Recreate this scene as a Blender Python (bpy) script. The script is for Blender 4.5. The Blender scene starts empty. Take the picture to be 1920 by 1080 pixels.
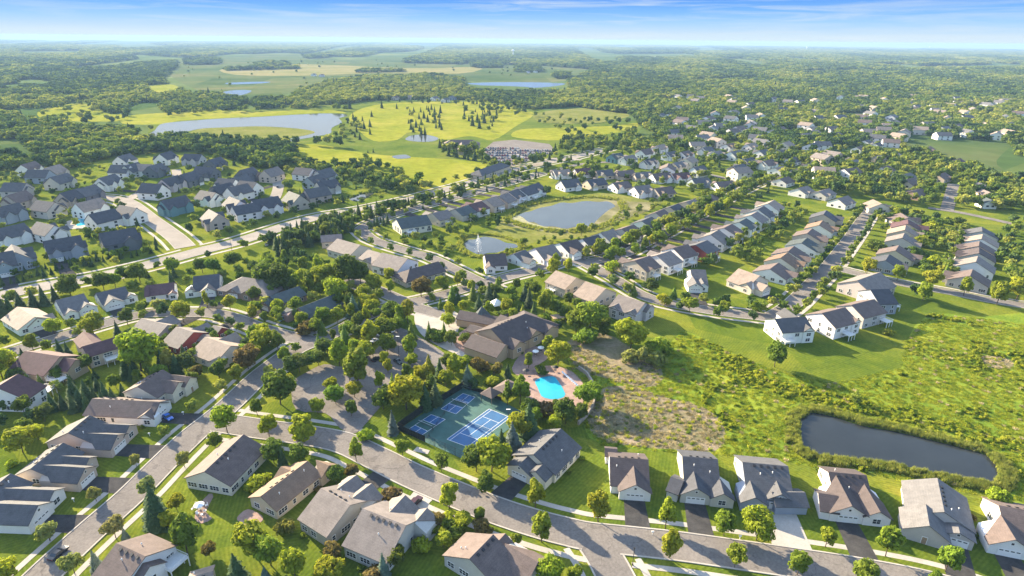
HAZE, EXPO = 0.00008, 2.1
import bpy, math, random
from mathutils import Matrix, Vector
R = random.Random(7)
# ------------------------------------------------------------------ camera model
F, CH, PITCH, ROLL = 1130.0, 120.0, math.atan(466/1130.0), math.radians(0.54)
cP, sP, cR, sR = math.cos(PITCH), math.sin(PITCH), math.cos(ROLL), math.sin(ROLL)
def G(u, v, z=0.0):
    """the point at height z that a place in the photograph shows (survey of the site)"""
    x, y = (u-960)/F, (540-v)/F
    x, y = x*cR-y*sR, x*sR+y*cR
    dx, dy, dz = x, cP+sP*y, -sP+cP*y
    t = (z-CH)/min(dz, -0.004)
    return (dx*t, dy*t)
def PX(x, y, z=0.0):
    z -= CH
    d = y*cP-z*sP; yy = y*sP+z*cP
    if d < 1: return (-9e9, -9e9)
    a, b = x/d, yy/d
    a, b = a*cR+b*sR, -a*sR+b*cR
    return (960+a*F, 540-b*F)
def height_to(x, y, vt):
    lo, hi = 0.2, 60.0
    for _ in range(30):
        m = (lo+hi)/2
        if PX(x, y, m)[1] > vt: lo = m
        else: hi = m
    return lo
def inpoly(u, v, P):
    r = False; j = len(P)-1
    for i in range(len(P)):
        a, b = P[i], P[j]
        if (a[1] > v) != (b[1] > v) and u < (b[0]-a[0])*(v-a[1])/(b[1]-a[1])+a[0]: r = not r
        j = i
    return r
def pts(s): return [tuple(float(q) for q in p.split(',')) for p in s.split()]
# ------------------------------------------------------------------ scene
sc = bpy.context.scene
COL = sc.collection
def link(o): COL.objects.link(o); return o
def tag(o, label=None, cat=None, group=None, kind=None):
    if label: o['label'] = label
    if cat: o['category'] = cat
    if group: o['group'] = group
    if kind: o['kind'] = kind
    return o
def empty(name, loc=(0,0,0), rz=0.0):
    o = bpy.data.objects.new(name, None); o.location = loc; o.rotation_euler = (0,0,rz)
    o.empty_display_size = 0.5
    return link(o)
class MB:
    def __init__(s): s.v = []; s.f = []; s.m = []
    def face(s, P, m=0):
        n = len(s.v); s.v += [tuple(p) for p in P]; s.f.append(tuple(range(n, n+len(P)))); s.m.append(m)
    def box(s, x0, x1, y0, y1, z0, z1, m=0, bottom=True):
        n = len(s.v)
        s.v += [(x0,y0,z0),(x1,y0,z0),(x1,y1,z0),(x0,y1,z0),(x0,y0,z1),(x1,y0,z1),(x1,y1,z1),(x0,y1,z1)]
        q = [(4,5,6,7),(0,1,5,4),(1,2,6,5),(2,3,7,6),(3,0,4,7)]+([(3,2,1,0)] if bottom else [])
        for k in q: s.f.append(tuple(n+i for i in k)); s.m.append(m)
    def slab(s, P, t=0.2, m=0, up=0.0):
        """a sloping board: polygon P is its top, t its thickness"""
        n = len(s.v); k = len(P)
        s.v += [(p[0],p[1],p[2]+up) for p in P]+[(p[0],p[1],p[2]+up-t) for p in P]
        s.f.append(tuple(n+i for i in range(k))); s.f.append(tuple(n+k+i for i in reversed(range(k))))
        for i in range(k):
            j = (i+1) % k; s.f.append((n+i, n+k+i, n+k+j, n+j))
        s.m += [m]*(k+2)
    def prism(s, prof, x0, x1, axis='x', m=0):
        """profile of (side, z) pairs swept along an axis"""
        n = len(s.v); k = len(prof)
        for x in (x0, x1):
            for (y, z) in prof: s.v.append((x,y,z) if axis == 'x' else (y,x,z))
        s.f.append(tuple(n+i for i in range(k))); s.f.append(tuple(n+k+i for i in reversed(range(k))))
        for i in range(k):
            j = (i+1) % k; s.f.append((n+i, n+k+i, n+k+j, n+j))
        s.m += [m]*(k+2)
    def tube(s, p, q, r0, r1=None, n=7, m=0, caps=True):
        r1 = r0 if r1 is None else r1
        p, q = Vector(p), Vector(q); d = (q-p).normalized()
        a = d.orthogonal().normalized(); b = d.cross(a); i0 = len(s.v)
        for (c, r) in ((p, r0), (q, r1)):
            for i in range(n):
                t = 2*math.pi*i/n; s.v.append(tuple(c+(a*math.cos(t)+b*math.sin(t))*r))
        for i in range(n):
            j = (i+1) % n; s.f.append((i0+i, i0+j, i0+n+j, i0+n+i)); s.m.append(m)
        if caps:
            s.f.append(tuple(i0+n+i for i in range(n))); s.f.append(tuple(i0+i for i in reversed(range(n)))); s.m += [m, m]
    def mesh(s, name, mats, smooth=False, fix=True):
        me = bpy.data.meshes.new(name); me.from_pydata(s.v, [], s.f)
        for m in (mats if isinstance(mats, (list, tuple)) else [mats]): me.materials.append(m)
        if any(s.m): me.polygons.foreach_set('material_index', s.m)
        if smooth: me.polygons.foreach_set('use_smooth', [True]*len(s.f))
        if fix:
            import bmesh
            bm = bmesh.new(); bm.from_mesh(me); bmesh.ops.recalc_face_normals(bm, faces=bm.faces); bm.to_mesh(me); bm.free()
        me.update(); return me
    def obj(s, name, mats, parent=None, loc=(0,0,0), rz=0.0, color=None, smooth=False, fix=True):
        return inst(name, s.mesh(name, mats, smooth, fix), parent, loc, rz, color)
def inst(name, me, parent=None, loc=(0,0,0), rz=0.0, color=None, scale=None):
    o = bpy.data.objects.new(name, me); o.location = loc; o.rotation_euler = (0,0,rz)
    if scale: o.scale = scale
    if color: o.color = (*color, 1)
    if parent: o.parent = parent
    return link(o)
# ------------------------------------------------------------------ materials
def mat(name):
    m = bpy.data.materials.new(name); m.use_nodes = True
    nt = m.node_tree; b = nt.nodes['Principled BSDF']
    return m, nt, b
def N(nt, t, **k):
    n = nt.nodes.new(t)
    for a, v in k.items():
        if a in n.inputs: n.inputs[a].default_value = v
        else: setattr(n, a, v)
    return n
def ramp(nt, stops):
    r = nt.nodes.new('ShaderNodeValToRGB'); e = r.color_ramp.elements
    while len(e) < len(stops): e.new(0.5)
    for q, (p, c) in zip(e, stops): q.position = p; q.color = (*c, 1) if len(c) == 3 else c
    return r
def coords(nt, kind='Object'):
    return nt.nodes.new('ShaderNodeTexCoord').outputs[kind]
def noise(nt, scale, detail=4, rough=0.6, src=None, dist=0.0):
    n = N(nt, 'ShaderNodeTexNoise'); n.inputs['Scale'].default_value = scale
    n.inputs['Detail'].default_value = detail; n.inputs['Roughness'].default_value = rough
    n.inputs['Distortion'].default_value = dist
    nt.links.new(src if src else nt.nodes.new('ShaderNodeNewGeometry').outputs['Position'], n.inputs['Vector'])
    return n.outputs['Fac']
def mixc(nt, fac, a, b, mode='MIX'):
    m = nt.nodes.new('ShaderNodeMix'); m.data_type = 'RGBA'; m.blend_type = mode
    for s, v in ((m.inputs[0], fac), (m.inputs[6], a), (m.inputs[7], b)):
        if hasattr(v, 'links'): nt.links.new(v, s)
        elif isinstance(v, (int, float)): s.default_value = v
        else: s.default_value = (*v, 1)
    return m.outputs[2]
def flat(name, c, rough=0.7, metal=0.0, spec=0.3, var=0.15, scale=1.5):
    m, nt, b = mat(name)
    n = noise(nt, scale)
    r = ramp(nt, [(0.25, tuple(x*(1-var) for x in c)), (0.75, tuple(min(1, x*(1+var)) for x in c))])
    nt.links.new(n, r.inputs[0]); nt.links.new(r.outputs[0], b.inputs['Base Color'])
    b.inputs['Roughness'].default_value = rough; b.inputs['Metallic'].default_value = metal
    b.inputs['Specular IOR Level'].default_value = spec
    return m
def ground(name, stops, scale, detail=6, rough=0.65, fine=None, finemix=0.3, bump=0.0, spec=0.0, plots=0.0):
    """a patchy ground cover: broad patches by noise, fine speckle over them"""
    m, nt, b = mat(name)
    n = noise(nt, scale, detail, rough, dist=0.4)
    r = ramp(nt, stops); nt.links.new(n, r.inputs[0]); out = r.outputs[0]
    if fine:
        f = noise(nt, fine, 3, 0.7); fr = ramp(nt, [(0.3, (0.55,0.55,0.55)), (0.7, (1.4,1.4,1.4))])
        nt.links.new(f, fr.inputs[0]); out = mixc(nt, finemix, out, mixc(nt, 1.0, out, fr.outputs[0], 'MULTIPLY'))
    if plots:
        vo = nt.nodes.new('ShaderNodeTexVoronoi'); vo.inputs['Scale'].default_value = plots
        nt.links.new(nt.nodes.new('ShaderNodeNewGeometry').outputs['Position'], vo.inputs['Vector'])
        sx = nt.nodes.new('ShaderNodeSeparateXYZ'); nt.links.new(vo.outputs['Color'], sx.inputs[0])
        pr = ramp(nt, [(0.0,(0.72,0.82,0.8)), (0.5,(1,1,1)), (1.0,(1.22,1.1,1.15))]); nt.links.new(sx.outputs[0], pr.inputs[0])
        out = mixc(nt, 1.0, out, pr.outputs[0], 'MULTIPLY')
        if plots > .02:      # mowing stripes, turned differently from plot to plot
            vr = nt.nodes.new('ShaderNodeVectorRotate'); vr.rotation_type = 'Z_AXIS'
            an = N(nt, 'ShaderNodeMath'); an.operation = 'MULTIPLY'; an.inputs[1].default_value = 3.14; nt.links.new(sx.outputs[1], an.inputs[0])
            nt.links.new(nt.nodes.new('ShaderNodeNewGeometry').outputs['Position'], vr.inputs['Vector']); nt.links.new(an.outputs[0], vr.inputs['Angle'])
            wv = nt.nodes.new('ShaderNodeTexWave'); wv.inputs['Scale'].default_value = .3; wv.inputs['Distortion'].default_value = .6; nt.links.new(vr.outputs[0], wv.inputs['Vector'])
            wr = ramp(nt, [(0.35,(0.9,0.92,0.9)), (0.65,(1.08,1.06,1.08))]); nt.links.new(wv.outputs['Fac'], wr.inputs[0])
            out = mixc(nt, 1.0, out, wr.outputs[0], 'MULTIPLY')
    nt.links.new(out, b.inputs['Base Color']); b.inputs['Roughness'].default_value = 0.95
    b.inputs['Specular IOR Level'].default_value = spec
    if bump and fine:
        bp = N(nt, 'ShaderNodeBump'); bp.inputs['Strength'].default_value = bump; bp.inputs['Distance'].default_value = 0.3
        nt.links.new(f, bp.inputs['Height']); nt.links.new(bp.outputs[0], b.inputs['Normal'])
    return m
M = {}
# object-coloured surfaces: the colour of each house is its object's own colour
def by_object(name, lines=None, var=0.18, rough=0.85, scale=0.5):
    m, nt, b = mat(name)
    oi = nt.nodes.new('ShaderNodeObjectInfo')
    f = noise(nt, scale, 5, 0.65); f2 = noise(nt, 5.0, 2, 0.7)
    r1 = ramp(nt, [(0.3, (1-var,)*3), (0.7, (1+var,)*3)]); nt.links.new(f, r1.inputs[0])
    r2 = ramp(nt, [(0.3, (1-var,)*3), (0.7, (1+var,)*3)]); nt.links.new(f2, r2.inputs[0])
    c = mixc(nt, 1.0, oi.outputs['Color'], r1.outputs[0], 'MULTIPLY')
    c = mixc(nt, 1.0, c, r2.outputs[0], 'MULTIPLY')
    if lines:
        w = nt.nodes.new('ShaderNodeTexWave'); w.bands_direction = 'Z'; w.wave_profile = 'SAW'
        w.inputs['Scale'].default_value = lines; w.inputs['Distortion'].default_value = 0.0
        nt.links.new(coords(nt), w.inputs['Vector'])
        rr = ramp(nt, [(0.0, (0.86,)*3), (0.25, (1,)*3)]); nt.links.new(w.outputs['Fac'], rr.inputs[0])
        c = mixc(nt, 1.0, c, rr.outputs[0], 'MULTIPLY')
    nt.links.new(c, b.inputs['Base Color']); b.inputs['Roughness'].default_value = rough
    b.inputs['Specular IOR Level'].default_value = 0.25
    return m
M['shingle'] = by_object('shingle', lines=1.1, var=0.2, rough=0.8)
M['siding'] = by_object('siding', lines=1.6, var=0.05)
M['paint'] = by_object('car_paint', var=0.02, rough=0.3)
M['paint'].node_tree.nodes['Principled BSDF'].inputs['Specular IOR Level'].default_value = 0.6
M['trim'] = flat('white_trim', (0.72,0.71,0.69), 0.6, var=0.05)
M['garage'] = flat('garage_panel', (0.74,0.73,0.71), 0.55, var=0.04)
M['glass'] = flat('window_glass', (0.025,0.032,0.042), 0.08, spec=0.6, var=0.5, scale=0.4)
M['darkmetal'] = flat('dark_metal', (0.03,0.03,0.032), 0.5)
M['bark'] = flat('bark', (0.09,0.065,0.045), 0.9, var=0.3, scale=4)
M['asphalt'] = ground('asphalt', [(0.3,(0.145,0.132,0.122)),(0.5,(0.185,0.168,0.154)),(0.75,(0.235,0.212,0.193))], 0.07, 10, 0.75, fine=1.6, finemix=0.45)
def cracks(m):
    nt = m.node_tree; b = nt.nodes['Principled BSDF']; src = b.inputs['Base Color'].links[0].from_socket
    vo = nt.nodes.new('ShaderNodeTexVoronoi'); vo.feature = 'DISTANCE_TO_EDGE'; vo.inputs['Scale'].default_value = 0.07
    ge = nt.nodes.new('ShaderNodeNewGeometry'); nz = N(nt, 'ShaderNodeTexNoise'); nz.inputs['Scale'].default_value = .5
    nt.links.new(ge.outputs['Position'], nz.inputs['Vector'])
    v = nt.nodes.new('ShaderNodeVectorMath'); v.operation = 'MULTIPLY_ADD'; nt.links.new(nz.outputs['Color'], v.inputs[0]); v.inputs[1].default_value = (3,3,0); nt.links.new(ge.outputs['Position'], v.inputs[2])
    nt.links.new(v.outputs[0], vo.inputs['Vector'])
    r = ramp(nt, [(0.0,(0.74,0.74,0.75)), (0.004,(0.78,0.78,0.78)), (0.009,(1,1,1))]); nt.links.new(vo.outputs['Distance'], r.inputs[0])
    pn = noise(nt, .18, 2, .4); pr = ramp(nt, [(0.66,(1,1,1)), (0.675,(0.8,0.8,0.81))]); nt.links.new(pn, pr.inputs[0])
    c = mixc(nt, 1.0, mixc(nt, 1.0, src, r.outputs[0], 'MULTIPLY'), pr.outputs[0], 'MULTIPLY'); nt.links.new(c, b.inputs['Base Color'])
cracks(M['asphalt'])
M['freshasphalt'] = ground('fresh_asphalt', [(0.35,(0.045,0.044,0.045)),(0.7,(0.08,0.077,0.075))], 0.3, fine=3)
M['concrete'] = ground('concrete', [(0.35,(0.34,0.315,0.28)),(0.7,(0.45,0.415,0.37))], 0.15, 8, fine=2, finemix=0.2)
M['paleroad'] = ground('pale_road', [(0.35,(0.25,0.225,0.195)),(0.7,(0.34,0.305,0.265))], 0.05, 8, fine=1.2, finemix=0.25)
M['pavers'] = ground('pavers', [(0.35,(0.26,0.18,0.15)),(0.7,(0.36,0.26,0.22))], 0.4, fine=3)
M['mulch'] = ground('mulch', [(0.35,(0.05,0.035,0.028)),(0.7,(0.09,0.065,0.05))], 0.5, fine=3)
M['lawn'] = ground('lawn', [(0.22,(0.055,0.085,0.014)),(0.42,(0.092,0.128,0.017)),(0.58,(0.14,0.165,0.02)),(0.72,(0.19,0.19,0.032)),(0.85,(0.22,0.185,0.075))], 0.05, 10, 0.72, fine=0.9, finemix=0.55, bump=0.35, plots=0.03)
M['base'] = ground('land', [(0.3,(0.05,0.085,0.025)),(0.5,(0.085,0.125,0.035)),(0.62,(0.13,0.16,0.05)),(0.75,(0.2,0.2,0.09))], 0.0016, 8, 0.6, fine=0.03, finemix=0.35, plots=0.0022)
M['fairway'] = ground('fairway', [(0.3,(0.14,0.175,0.018)),(0.5,(0.21,0.22,0.025)),(0.75,(0.28,0.255,0.05))], 0.012, 8, fine=0.1, finemix=0.45)
M['rough'] = ground('rough', [(0.3,(0.06,0.10,0.018)),(0.5,(0.10,0.135,0.022)),(0.75,(0.16,0.165,0.04))], 0.02, 8, fine=0.2, finemix=0.4)
M['field'] = ground('field', [(0.3,(0.05,0.085,0.028)),(0.5,(0.085,0.115,0.036)),(0.72,(0.14,0.135,0.06))], 0.004, 8, fine=0.03, finemix=0.35, plots=0.0035)
M['marsh'] = ground('marsh', [(0.3,(0.1,0.12,0.03)),(0.5,(0.155,0.165,0.04)),(0.75,(0.22,0.2,0.08))], 0.03, 8, fine=0.3, finemix=0.5)
M['meadow'] = ground('meadow', [(0.28,(0.07,0.13,0.018)),(0.45,(0.13,0.19,0.022)),(0.6,(0.21,0.25,0.028)),(0.78,(0.28,0.26,0.06))], 0.04, 10, 0.7, fine=0.8, finemix=0.5, bump=0.5)
M['drygrass'] = ground('dry_grass', [(0.28,(0.08,0.105,0.03)),(0.45,(0.16,0.145,0.075)),(0.6,(0.25,0.2,0.135)),(0.75,(0.34,0.275,0.2))], 0.08, 10, 0.7, fine=0.9, finemix=0.5, bump=0.6)
M['sand'] = ground('sand', [(0.35,(0.45,0.38,0.27)),(0.7,(0.6,0.5,0.37))], 0.1)
M['scum'] = ground('pond_scum', [(0.3,(0.09,0.1,0.04)),(0.5,(0.17,0.16,0.08)),(0.7,(0.28,0.25,0.15))], 0.06, fine=0.6)
def water(name, c, rough=0.04, bump=0.05, scale=0.8):
    m, nt, b = mat(name)
    n = noise(nt, 0.05); r = ramp(nt, [(0.3, tuple(x*.8 for x in c)), (0.7, tuple(x*1.2 for x in c))])
    nt.links.new(n, r.inputs[0]); nt.links.new(r.outputs[0], b.inputs['Base Color'])
    b.inputs['Roughness'].default_value = rough; b.inputs['IOR'].default_value = 1.33
    f = noise(nt, scale, 3); bp = N(nt, 'ShaderNodeBump'); bp.inputs['Strength'].default_value = bump
    bp.inputs['Distance'].default_value = 0.1
    nt.links.new(f, bp.inputs['Height']); nt.links.new(bp.outputs[0], b.inputs['Normal'])
    return m
M['water'] = water('pond_water', (0.022,0.026,0.028), 0.05, 0.25, 1.2)
M['lake'] = water('lake_water', (0.05,0.058,0.06), 0.1, 0.02, 0.3)
M['pool'] = water('pool_water', (0.03,0.33,0.45), 0.05, 0.12, 1.5)
M['courtblue'] = flat('court_blue', (0.022,0.10,0.23), 0.6, spec=0.4, var=.2, scale=.3)
M['courtgreen'] = flat('court_green', (0.04,0.105,0.09), 0.7, var=.25, scale=.3)
M['line'] = flat('line_paint', (0.7,0.7,0.68), 0.6, var=0.1)
M['white'] = flat('white_canvas', (0.78,0.79,0.8), 0.6, var=0.05)
M['stone'] = flat('stone', (0.3,0.26,0.22), 0.9, var=0.35, scale=2)
M['wood'] = flat('wood', (0.3,0.21,0.14), 0.8, var=0.25, scale=3)
def leafmat(name, lo, hi, trans=0.3, inst=False):
    """leaves: colour from the object's own tint, varied clump by clump and tree by tree"""
    m, nt, b = mat(name)
    oi = nt.nodes.new('ShaderNodeObjectInfo')
    r = ramp(nt, [(0.0, lo), (1.0, hi)])
    nt.links.new(oi.outputs['Random'], r.inputs[0])
    c = r.outputs[0]
    if not inst: c = mixc(nt, 0.3, oi.outputs['Color'], c)
    n = noise(nt, 0.9, 2, 0.6)
    rr = ramp(nt, [(0.3, (0.62,0.68,0.7)), (0.7, (1.35,1.3,1.2))]); nt.links.new(n, rr.inputs[0])
    c = mixc(nt, 1.0, c, rr.outputs[0], 'MULTIPLY')
    nt.links.new(c, b.inputs['Base Color']); b.inputs['Roughness'].default_value = 0.85
    b.inputs['Specular IOR Level'].default_value = 0.08 if not inst else 0.0
    t = nt.nodes.new('ShaderNodeBsdfTranslucent'); c2 = mixc(nt, 1.0, c, (1.25,1.3,0.6), 'MULTIPLY')
    nt.links.new(c2, t.inputs['Color'])
    mx = nt.nodes.new('ShaderNodeMixShader'); mx.inputs[0].default_value = trans
    nt.links.new(b.outputs[0], mx.inputs[1]); nt.links.new(t.outputs[0], mx.inputs[2])
    nt.links.new(mx.outputs[0], nt.nodes['Material Output'].inputs['Surface'])
    return m
M['leaf'] = leafmat('leaf', (0.09,0.15,0.022), (0.29,0.33,0.034), 0.4)
M['needle'] = leafmat('needle', (0.04,0.07,0.028), (0.075,0.11,0.045), 0.12)
M['farleaf'] = leafmat('far_leaf', (0.085,0.14,0.028), (0.22,0.26,0.048), 0.32, True)
M['farlight'] = leafmat('far_light_leaf', (0.16,0.2,0.04), (0.34,0.34,0.08), 0.36, True)
M['fardark'] = leafmat('far_dark_leaf', (0.045,0.085,0.03), (0.105,0.15,0.05), 0.2, True)
M['farneedle'] = leafmat('far_needle', (0.035,0.065,0.026), (0.07,0.10,0.04), 0.1, True)
M['tuft'] = leafmat('tuft', (0.12,0.19,0.02), (0.40,0.40,0.05), 0.5, True)
M['drytuft'] = leafmat('dry_tuft', (0.24,0.2,0.12), (0.52,0.43,0.32), 0.35, True)
M['reed'] = leafmat('reed', (0.15,0.19,0.05), (0.3,0.3,0.09), 0.4, True)
# ------------------------------------------------------------------ ground, water, roads
def smooth_closed(P, n=4):
    out = []; k = len(P)
    for i in range(k):
        p0, p1, p2, p3 = P[i-1], P[i], P[(i+1) % k], P[(i+2) % k]
        for j in range(n):
            t = j/n
            out.append(tuple(0.5*((2*p1[c])+(-p0[c]+p2[c])*t+(2*p0[c]-5*p1[c]+4*p2[c]-p3[c])*t*t+(-p0[c]+3*p1[c]-3*p2[c]+p3[c])*t**3) for c in (0,1)))
    return out
def sheet(name, P, z, m, label, cat, smooth=0, world=False, edge=0.0):
    P = pts(P) if isinstance(P, str) else P
    if smooth: P = smooth_closed(P, smooth)
    W = P if world else [G(*p) for p in P]
    if edge:
        W = [(x+R.uniform(-edge, edge), y+R.uniform(-edge, edge)) for x, y in W]
    b = MB(); b.face([(x, y, z) for x, y in W])
    me = b.mesh(name, m, fix=False)
    o = inst(name, me)
    if me.polygons[0].normal.z < 0: me.flip_normals()
    return tag(o, label, cat, kind='structure')
# the land: a disc that reaches the horizon
b = MB(); nr = 24; na = 96
rr = [0]+[60*(19500/60)**(i/(nr-1)) for i in range(nr)]
b.v.append((0,0,0))
for i in range(1, nr+1):
    for a in range(na): b.v.append((rr[i]*math.cos(2*math.pi*a/na), rr[i]*math.sin(2*math.pi*a/na), 0))
for a in range(na):
    b.f.append((0, 1+a, 1+(a+1) % na)); b.m.append(0)
for i in range(1, nr):
    for a in range(na):
        p, q = 1+(i-1)*na, 1+i*na; c = (a+1) % na
        b.f.append((p+a, q+a, q+c, p+c)); b.m.append(0)
tag(b.obj('ground', M['base'], fix=False), 'green farmland and suburb land reaching to the flat horizon', 'ground', kind='structure')
sheet('lawn', "-400,1300 -400,560 0,500 0,330 60,318 230,285 470,285 560,312 640,345 800,365 905,340 960,325 1060,290 1240,262 1400,262 1560,285 1720,275 1800,300 1920,330 2200,330 2400,1300", 0.01, M['lawn'], 'mown green lawns between the houses and streets', 'lawn')
# fields, golf course and marsh in the middle distance
sheet('golf_rough', "280,262 330,205 420,195 470,205 560,180 700,190 900,188 1010,205 1150,222 1200,232 1180,262 1080,288 960,318 905,342 800,366 690,350 560,300 470,272", 0.02, M['rough'], 'rough grass around the golf fairways', 'grass', smooth=3)
sheet('fairway', "535,280 590,270 690,288 800,296 900,303 912,312 885,333 850,352 800,354 735,345 690,315 620,305 560,298", 0.05, M['fairway'], 'bright yellow-green fairway nearest to the village trees', 'fairway', smooth=4)
sheet('fairway', "655,218 690,200 760,192 900,192 980,205 1000,216 965,238 925,262 880,255 830,262 770,248 745,262 700,264 668,240", 0.05, M['fairway'], 'wide bright fairway beyond the golf clubhouse', 'fairway', smooth=4)
sheet('fairway', "975,243 1040,240 1090,238 1150,236 1195,231 1185,244 1130,252 1060,262 1010,262 960,256", 0.05, M['fairway'], 'narrow bright fairway right of the golf clubhouse', 'fairway', smooth=4)
sheet('fairway', "75,207 130,195 180,197 200,212 240,216 240,226 150,228 80,222", 0.05, M['fairway'], 'sunlit fairway among the woods at the far left', 'fairway', smooth=4)
sheet('fairway', "270,160 320,158 345,172 300,182 275,172", 0.05, M['fairway'], 'small sunlit clearing in the left woods', 'fairway', smooth=4)
sheet('lake_meadow', "300,212 420,206 480,210 600,205 650,212 600,212 480,219 350,225 300,233 230,232 240,218", 0.06, M['fairway'], 'strip of sunlit grass on the far lake shore', 'grass', smooth=3)
sheet('marsh', "350,252 380,241 430,238 480,237 530,239 575,243 590,249 545,258 480,264 420,268 340,266", 0.1, M['marsh'], 'olive reed marsh inside the bend of the lake', 'marsh', smooth=4)
sheet('marsh', "1005,213 1080,203 1150,208 1180,218 1120,230 1060,232 1010,228", 0.08, M['marsh'], 'olive scrub marsh beside the right fairway', 'marsh', smooth=4)
sheet('field', "310,118 420,106 530,101 600,104 640,112 760,110 900,121 1010,124 1110,130 1075,150 960,156 880,152 800,143 700,146 620,155 560,172 470,185 400,178 330,150", 0.03, M['field'], 'broad pale hay fields beyond the golf course', 'field', smooth=3)
sheet('field', "420,128 560,120 760,128 900,126 860,138 700,137 560,142 440,140", 0.06, ground('hay', [(0.3,(0.15,0.16,0.05)),(0.7,(0.26,0.22,0.10))], 0.006, 8, fine=0.05), 'tawny strip of cut hay among the far fields', 'field', smooth=3)
sheet('field', "1690,268 1720,258 1800,263 1895,268 1880,288 1870,310 1930,345 1860,318 1780,296 1720,285", 0.04, M['field'], 'pale open field at the right edge of the suburb', 'field', smooth=3)
sheet('field', "-60,262 40,262 65,275 60,292 20,300 -60,300", 0.04, M['field'], 'small pale field beside the left woods', 'field', smooth=3)
sheet('lake', "290,245 297,236 310,231 350,227 420,222 480,219.5 540,216 600,213 645,214 650,218 636,222 641,230 622,240 620,250 592,256 560,262 547,265.5 545,260 590,249.5 572,243 530,239 480,237 425,239 380,241 350,247 305,256 280,252", 0.15, M['lake'], 'bright curved lake on the left beyond the village', 'lake', smooth=3)
sheet('lake', "878,156 960,154 1055,156 1045,161 1000,165 985,163 940,161 900,160", 0.15, M['lake'], 'pale lake behind the central grove', 'lake', smooth=3)
sheet('lake', "425,155.5 470,153.5 507,153.5 490,156.5 450,158 428,158", 0.15, M['lake'], 'thin far lake in the pale fields', 'lake', smooth=3)
sheet('lake', "418,173 440,169 472,170 455,178 430,179", 0.15, M['lake'], 'small far lake left of the pine belt', 'lake', smooth=3)
sheet('pond', "760,262 772,254 800,253 822,259 812,265 785,266", 0.15, M['lake'], 'small pond on the golf course', 'pond', smooth=3)
sheet('pond', "735,293 760,290 770,296 745,298", 0.15, M['water'], 'tiny ditch pond at the edge of the bright fairway', 'pond', smooth=3)
sheet('pond', "655,372 680,362 702,360 690,370 668,378", 0.15, M['lake'], 'small pond behind the left village houses', 'pond', smooth=3)
sheet('marsh', "925,430 955,400 1030,375 1130,362 1200,372 1245,372 1225,392 1160,418 1105,445 1020,450 980,462 960,455 925,452 880,462 862,448", 0.03, M['marsh'], 'reedy bank around the two middle ponds', 'marsh', smooth=3)
sheet('pond_bank', "955,412 990,398 1040,384 1120,376 1180,378 1225,382 1180,402 1120,425 1060,437 1000,430 955,424", 0.05, M['scum'], 'tan mud and scum rim of the middle pond', 'mud', smooth=3)
sheet('pond', "966,408 982,399 996,396 1012,390 1034,386 1052,380 1072,381 1098,377 1122,379 1140,378 1153,386 1149,395 1156,401 1139,411 1126,414 1104,424 1080,425 1060,429 1040,425 1016,424 1002,417 984,416", 0.12, M['lake'], 'large grey middle pond ringed by reeds and houses', 'pond', smooth=4)
sheet('pond', "870,461 878,450 892,449 908,444 932,448 948,455 966,458 970,464 950,467 938,473 914,475 902,478 886,473", 0.12, M['lake'], 'fountain pond below the middle row of houses', 'pond', smooth=4)
sheet('pond', "1498,790 1505,778 1520,774 1560,781 1613,798 1680,810 1763,830 1847,853 1868,874 1874,890 1862,908 1830,902 1763,890 1663,868 1580,859 1530,854 1503,835 1496,812", 0.12, M['water'], 'dark pond at the lower right ringed by tall grass', 'pond', smooth=4)
sheet('pond_scum', "958,412 968,404 980,408 990,416 1006,421 1030,427 1062,431 1050,436 1010,432 975,424", 0.16, ground('algae', [(0.35,(0.2,0.2,0.1)),(0.65,(0.32,0.31,0.2))], 0.1, fine=0.8), 'pale algae scum along the near edge of the middle pond', 'algae', smooth=3)
sheet('pond_bank', "1136,398 1160,386 1200,384 1228,390 1190,404 1150,418 1112,424", 0.135, M['scum'], 'tan mud flat at the right end of the middle pond', 'mud', smooth=3)
# the meadow
MEADOW = pts("1062,640 1110,660 1180,700 1260,640 1280,620 1330,640 1380,665 1440,690 1560,720 1690,690 1700,640 1740,590 1830,595 1990,620 2000,960 1890,935 1830,925 1700,905 1640,888 1560,880 1460,865 1385,855 1240,845 1130,835 1095,800 1110,740 1070,690")
sheet('meadow', MEADOW, 0.03, M['meadow'], 'rough green meadow beside the lower right pond', 'meadow', smooth=2)
DRY = [pts("1064,640 1130,625 1180,650 1240,690 1232,722 1180,722 1120,705 1080,690"), pts("1115,735 1180,725 1250,745 1330,770 1360,810 1340,845 1250,842 1150,830 1105,800"), pts("1840,668 1890,672 1895,690 1850,688")]
for D, l in zip(DRY, ('tan dry grass behind the pool terrace', 'tan dry grass above the bottom row of houses', 'bare pale patch in the right meadow')):
    sheet('dry_grass', D, 0.05, M['drygrass'], l, 'dry grass', smooth=4, edge=0.4)
MOWN = pts("1225,580 1300,590 1420,605 1440,625 1500,652 1620,640 1690,598 1705,600 1660,640 1610,668 1530,692 1470,674 1400,654 1330,624 1250,602")
sheet('yard', MOWN, 0.06, M['lawn'], 'mown slope below the curved street', 'lawn', smooth=3)
sheet('yard', "1120,858 1240,868 1280,865 1385,868 1500,885 1560,888 1640,900 1700,915 1840,945 1900,955 1960,1000 1900,1100 1120,960", 0.06, M['lawn'], 'mown yards of the bottom right row', 'lawn')
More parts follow.
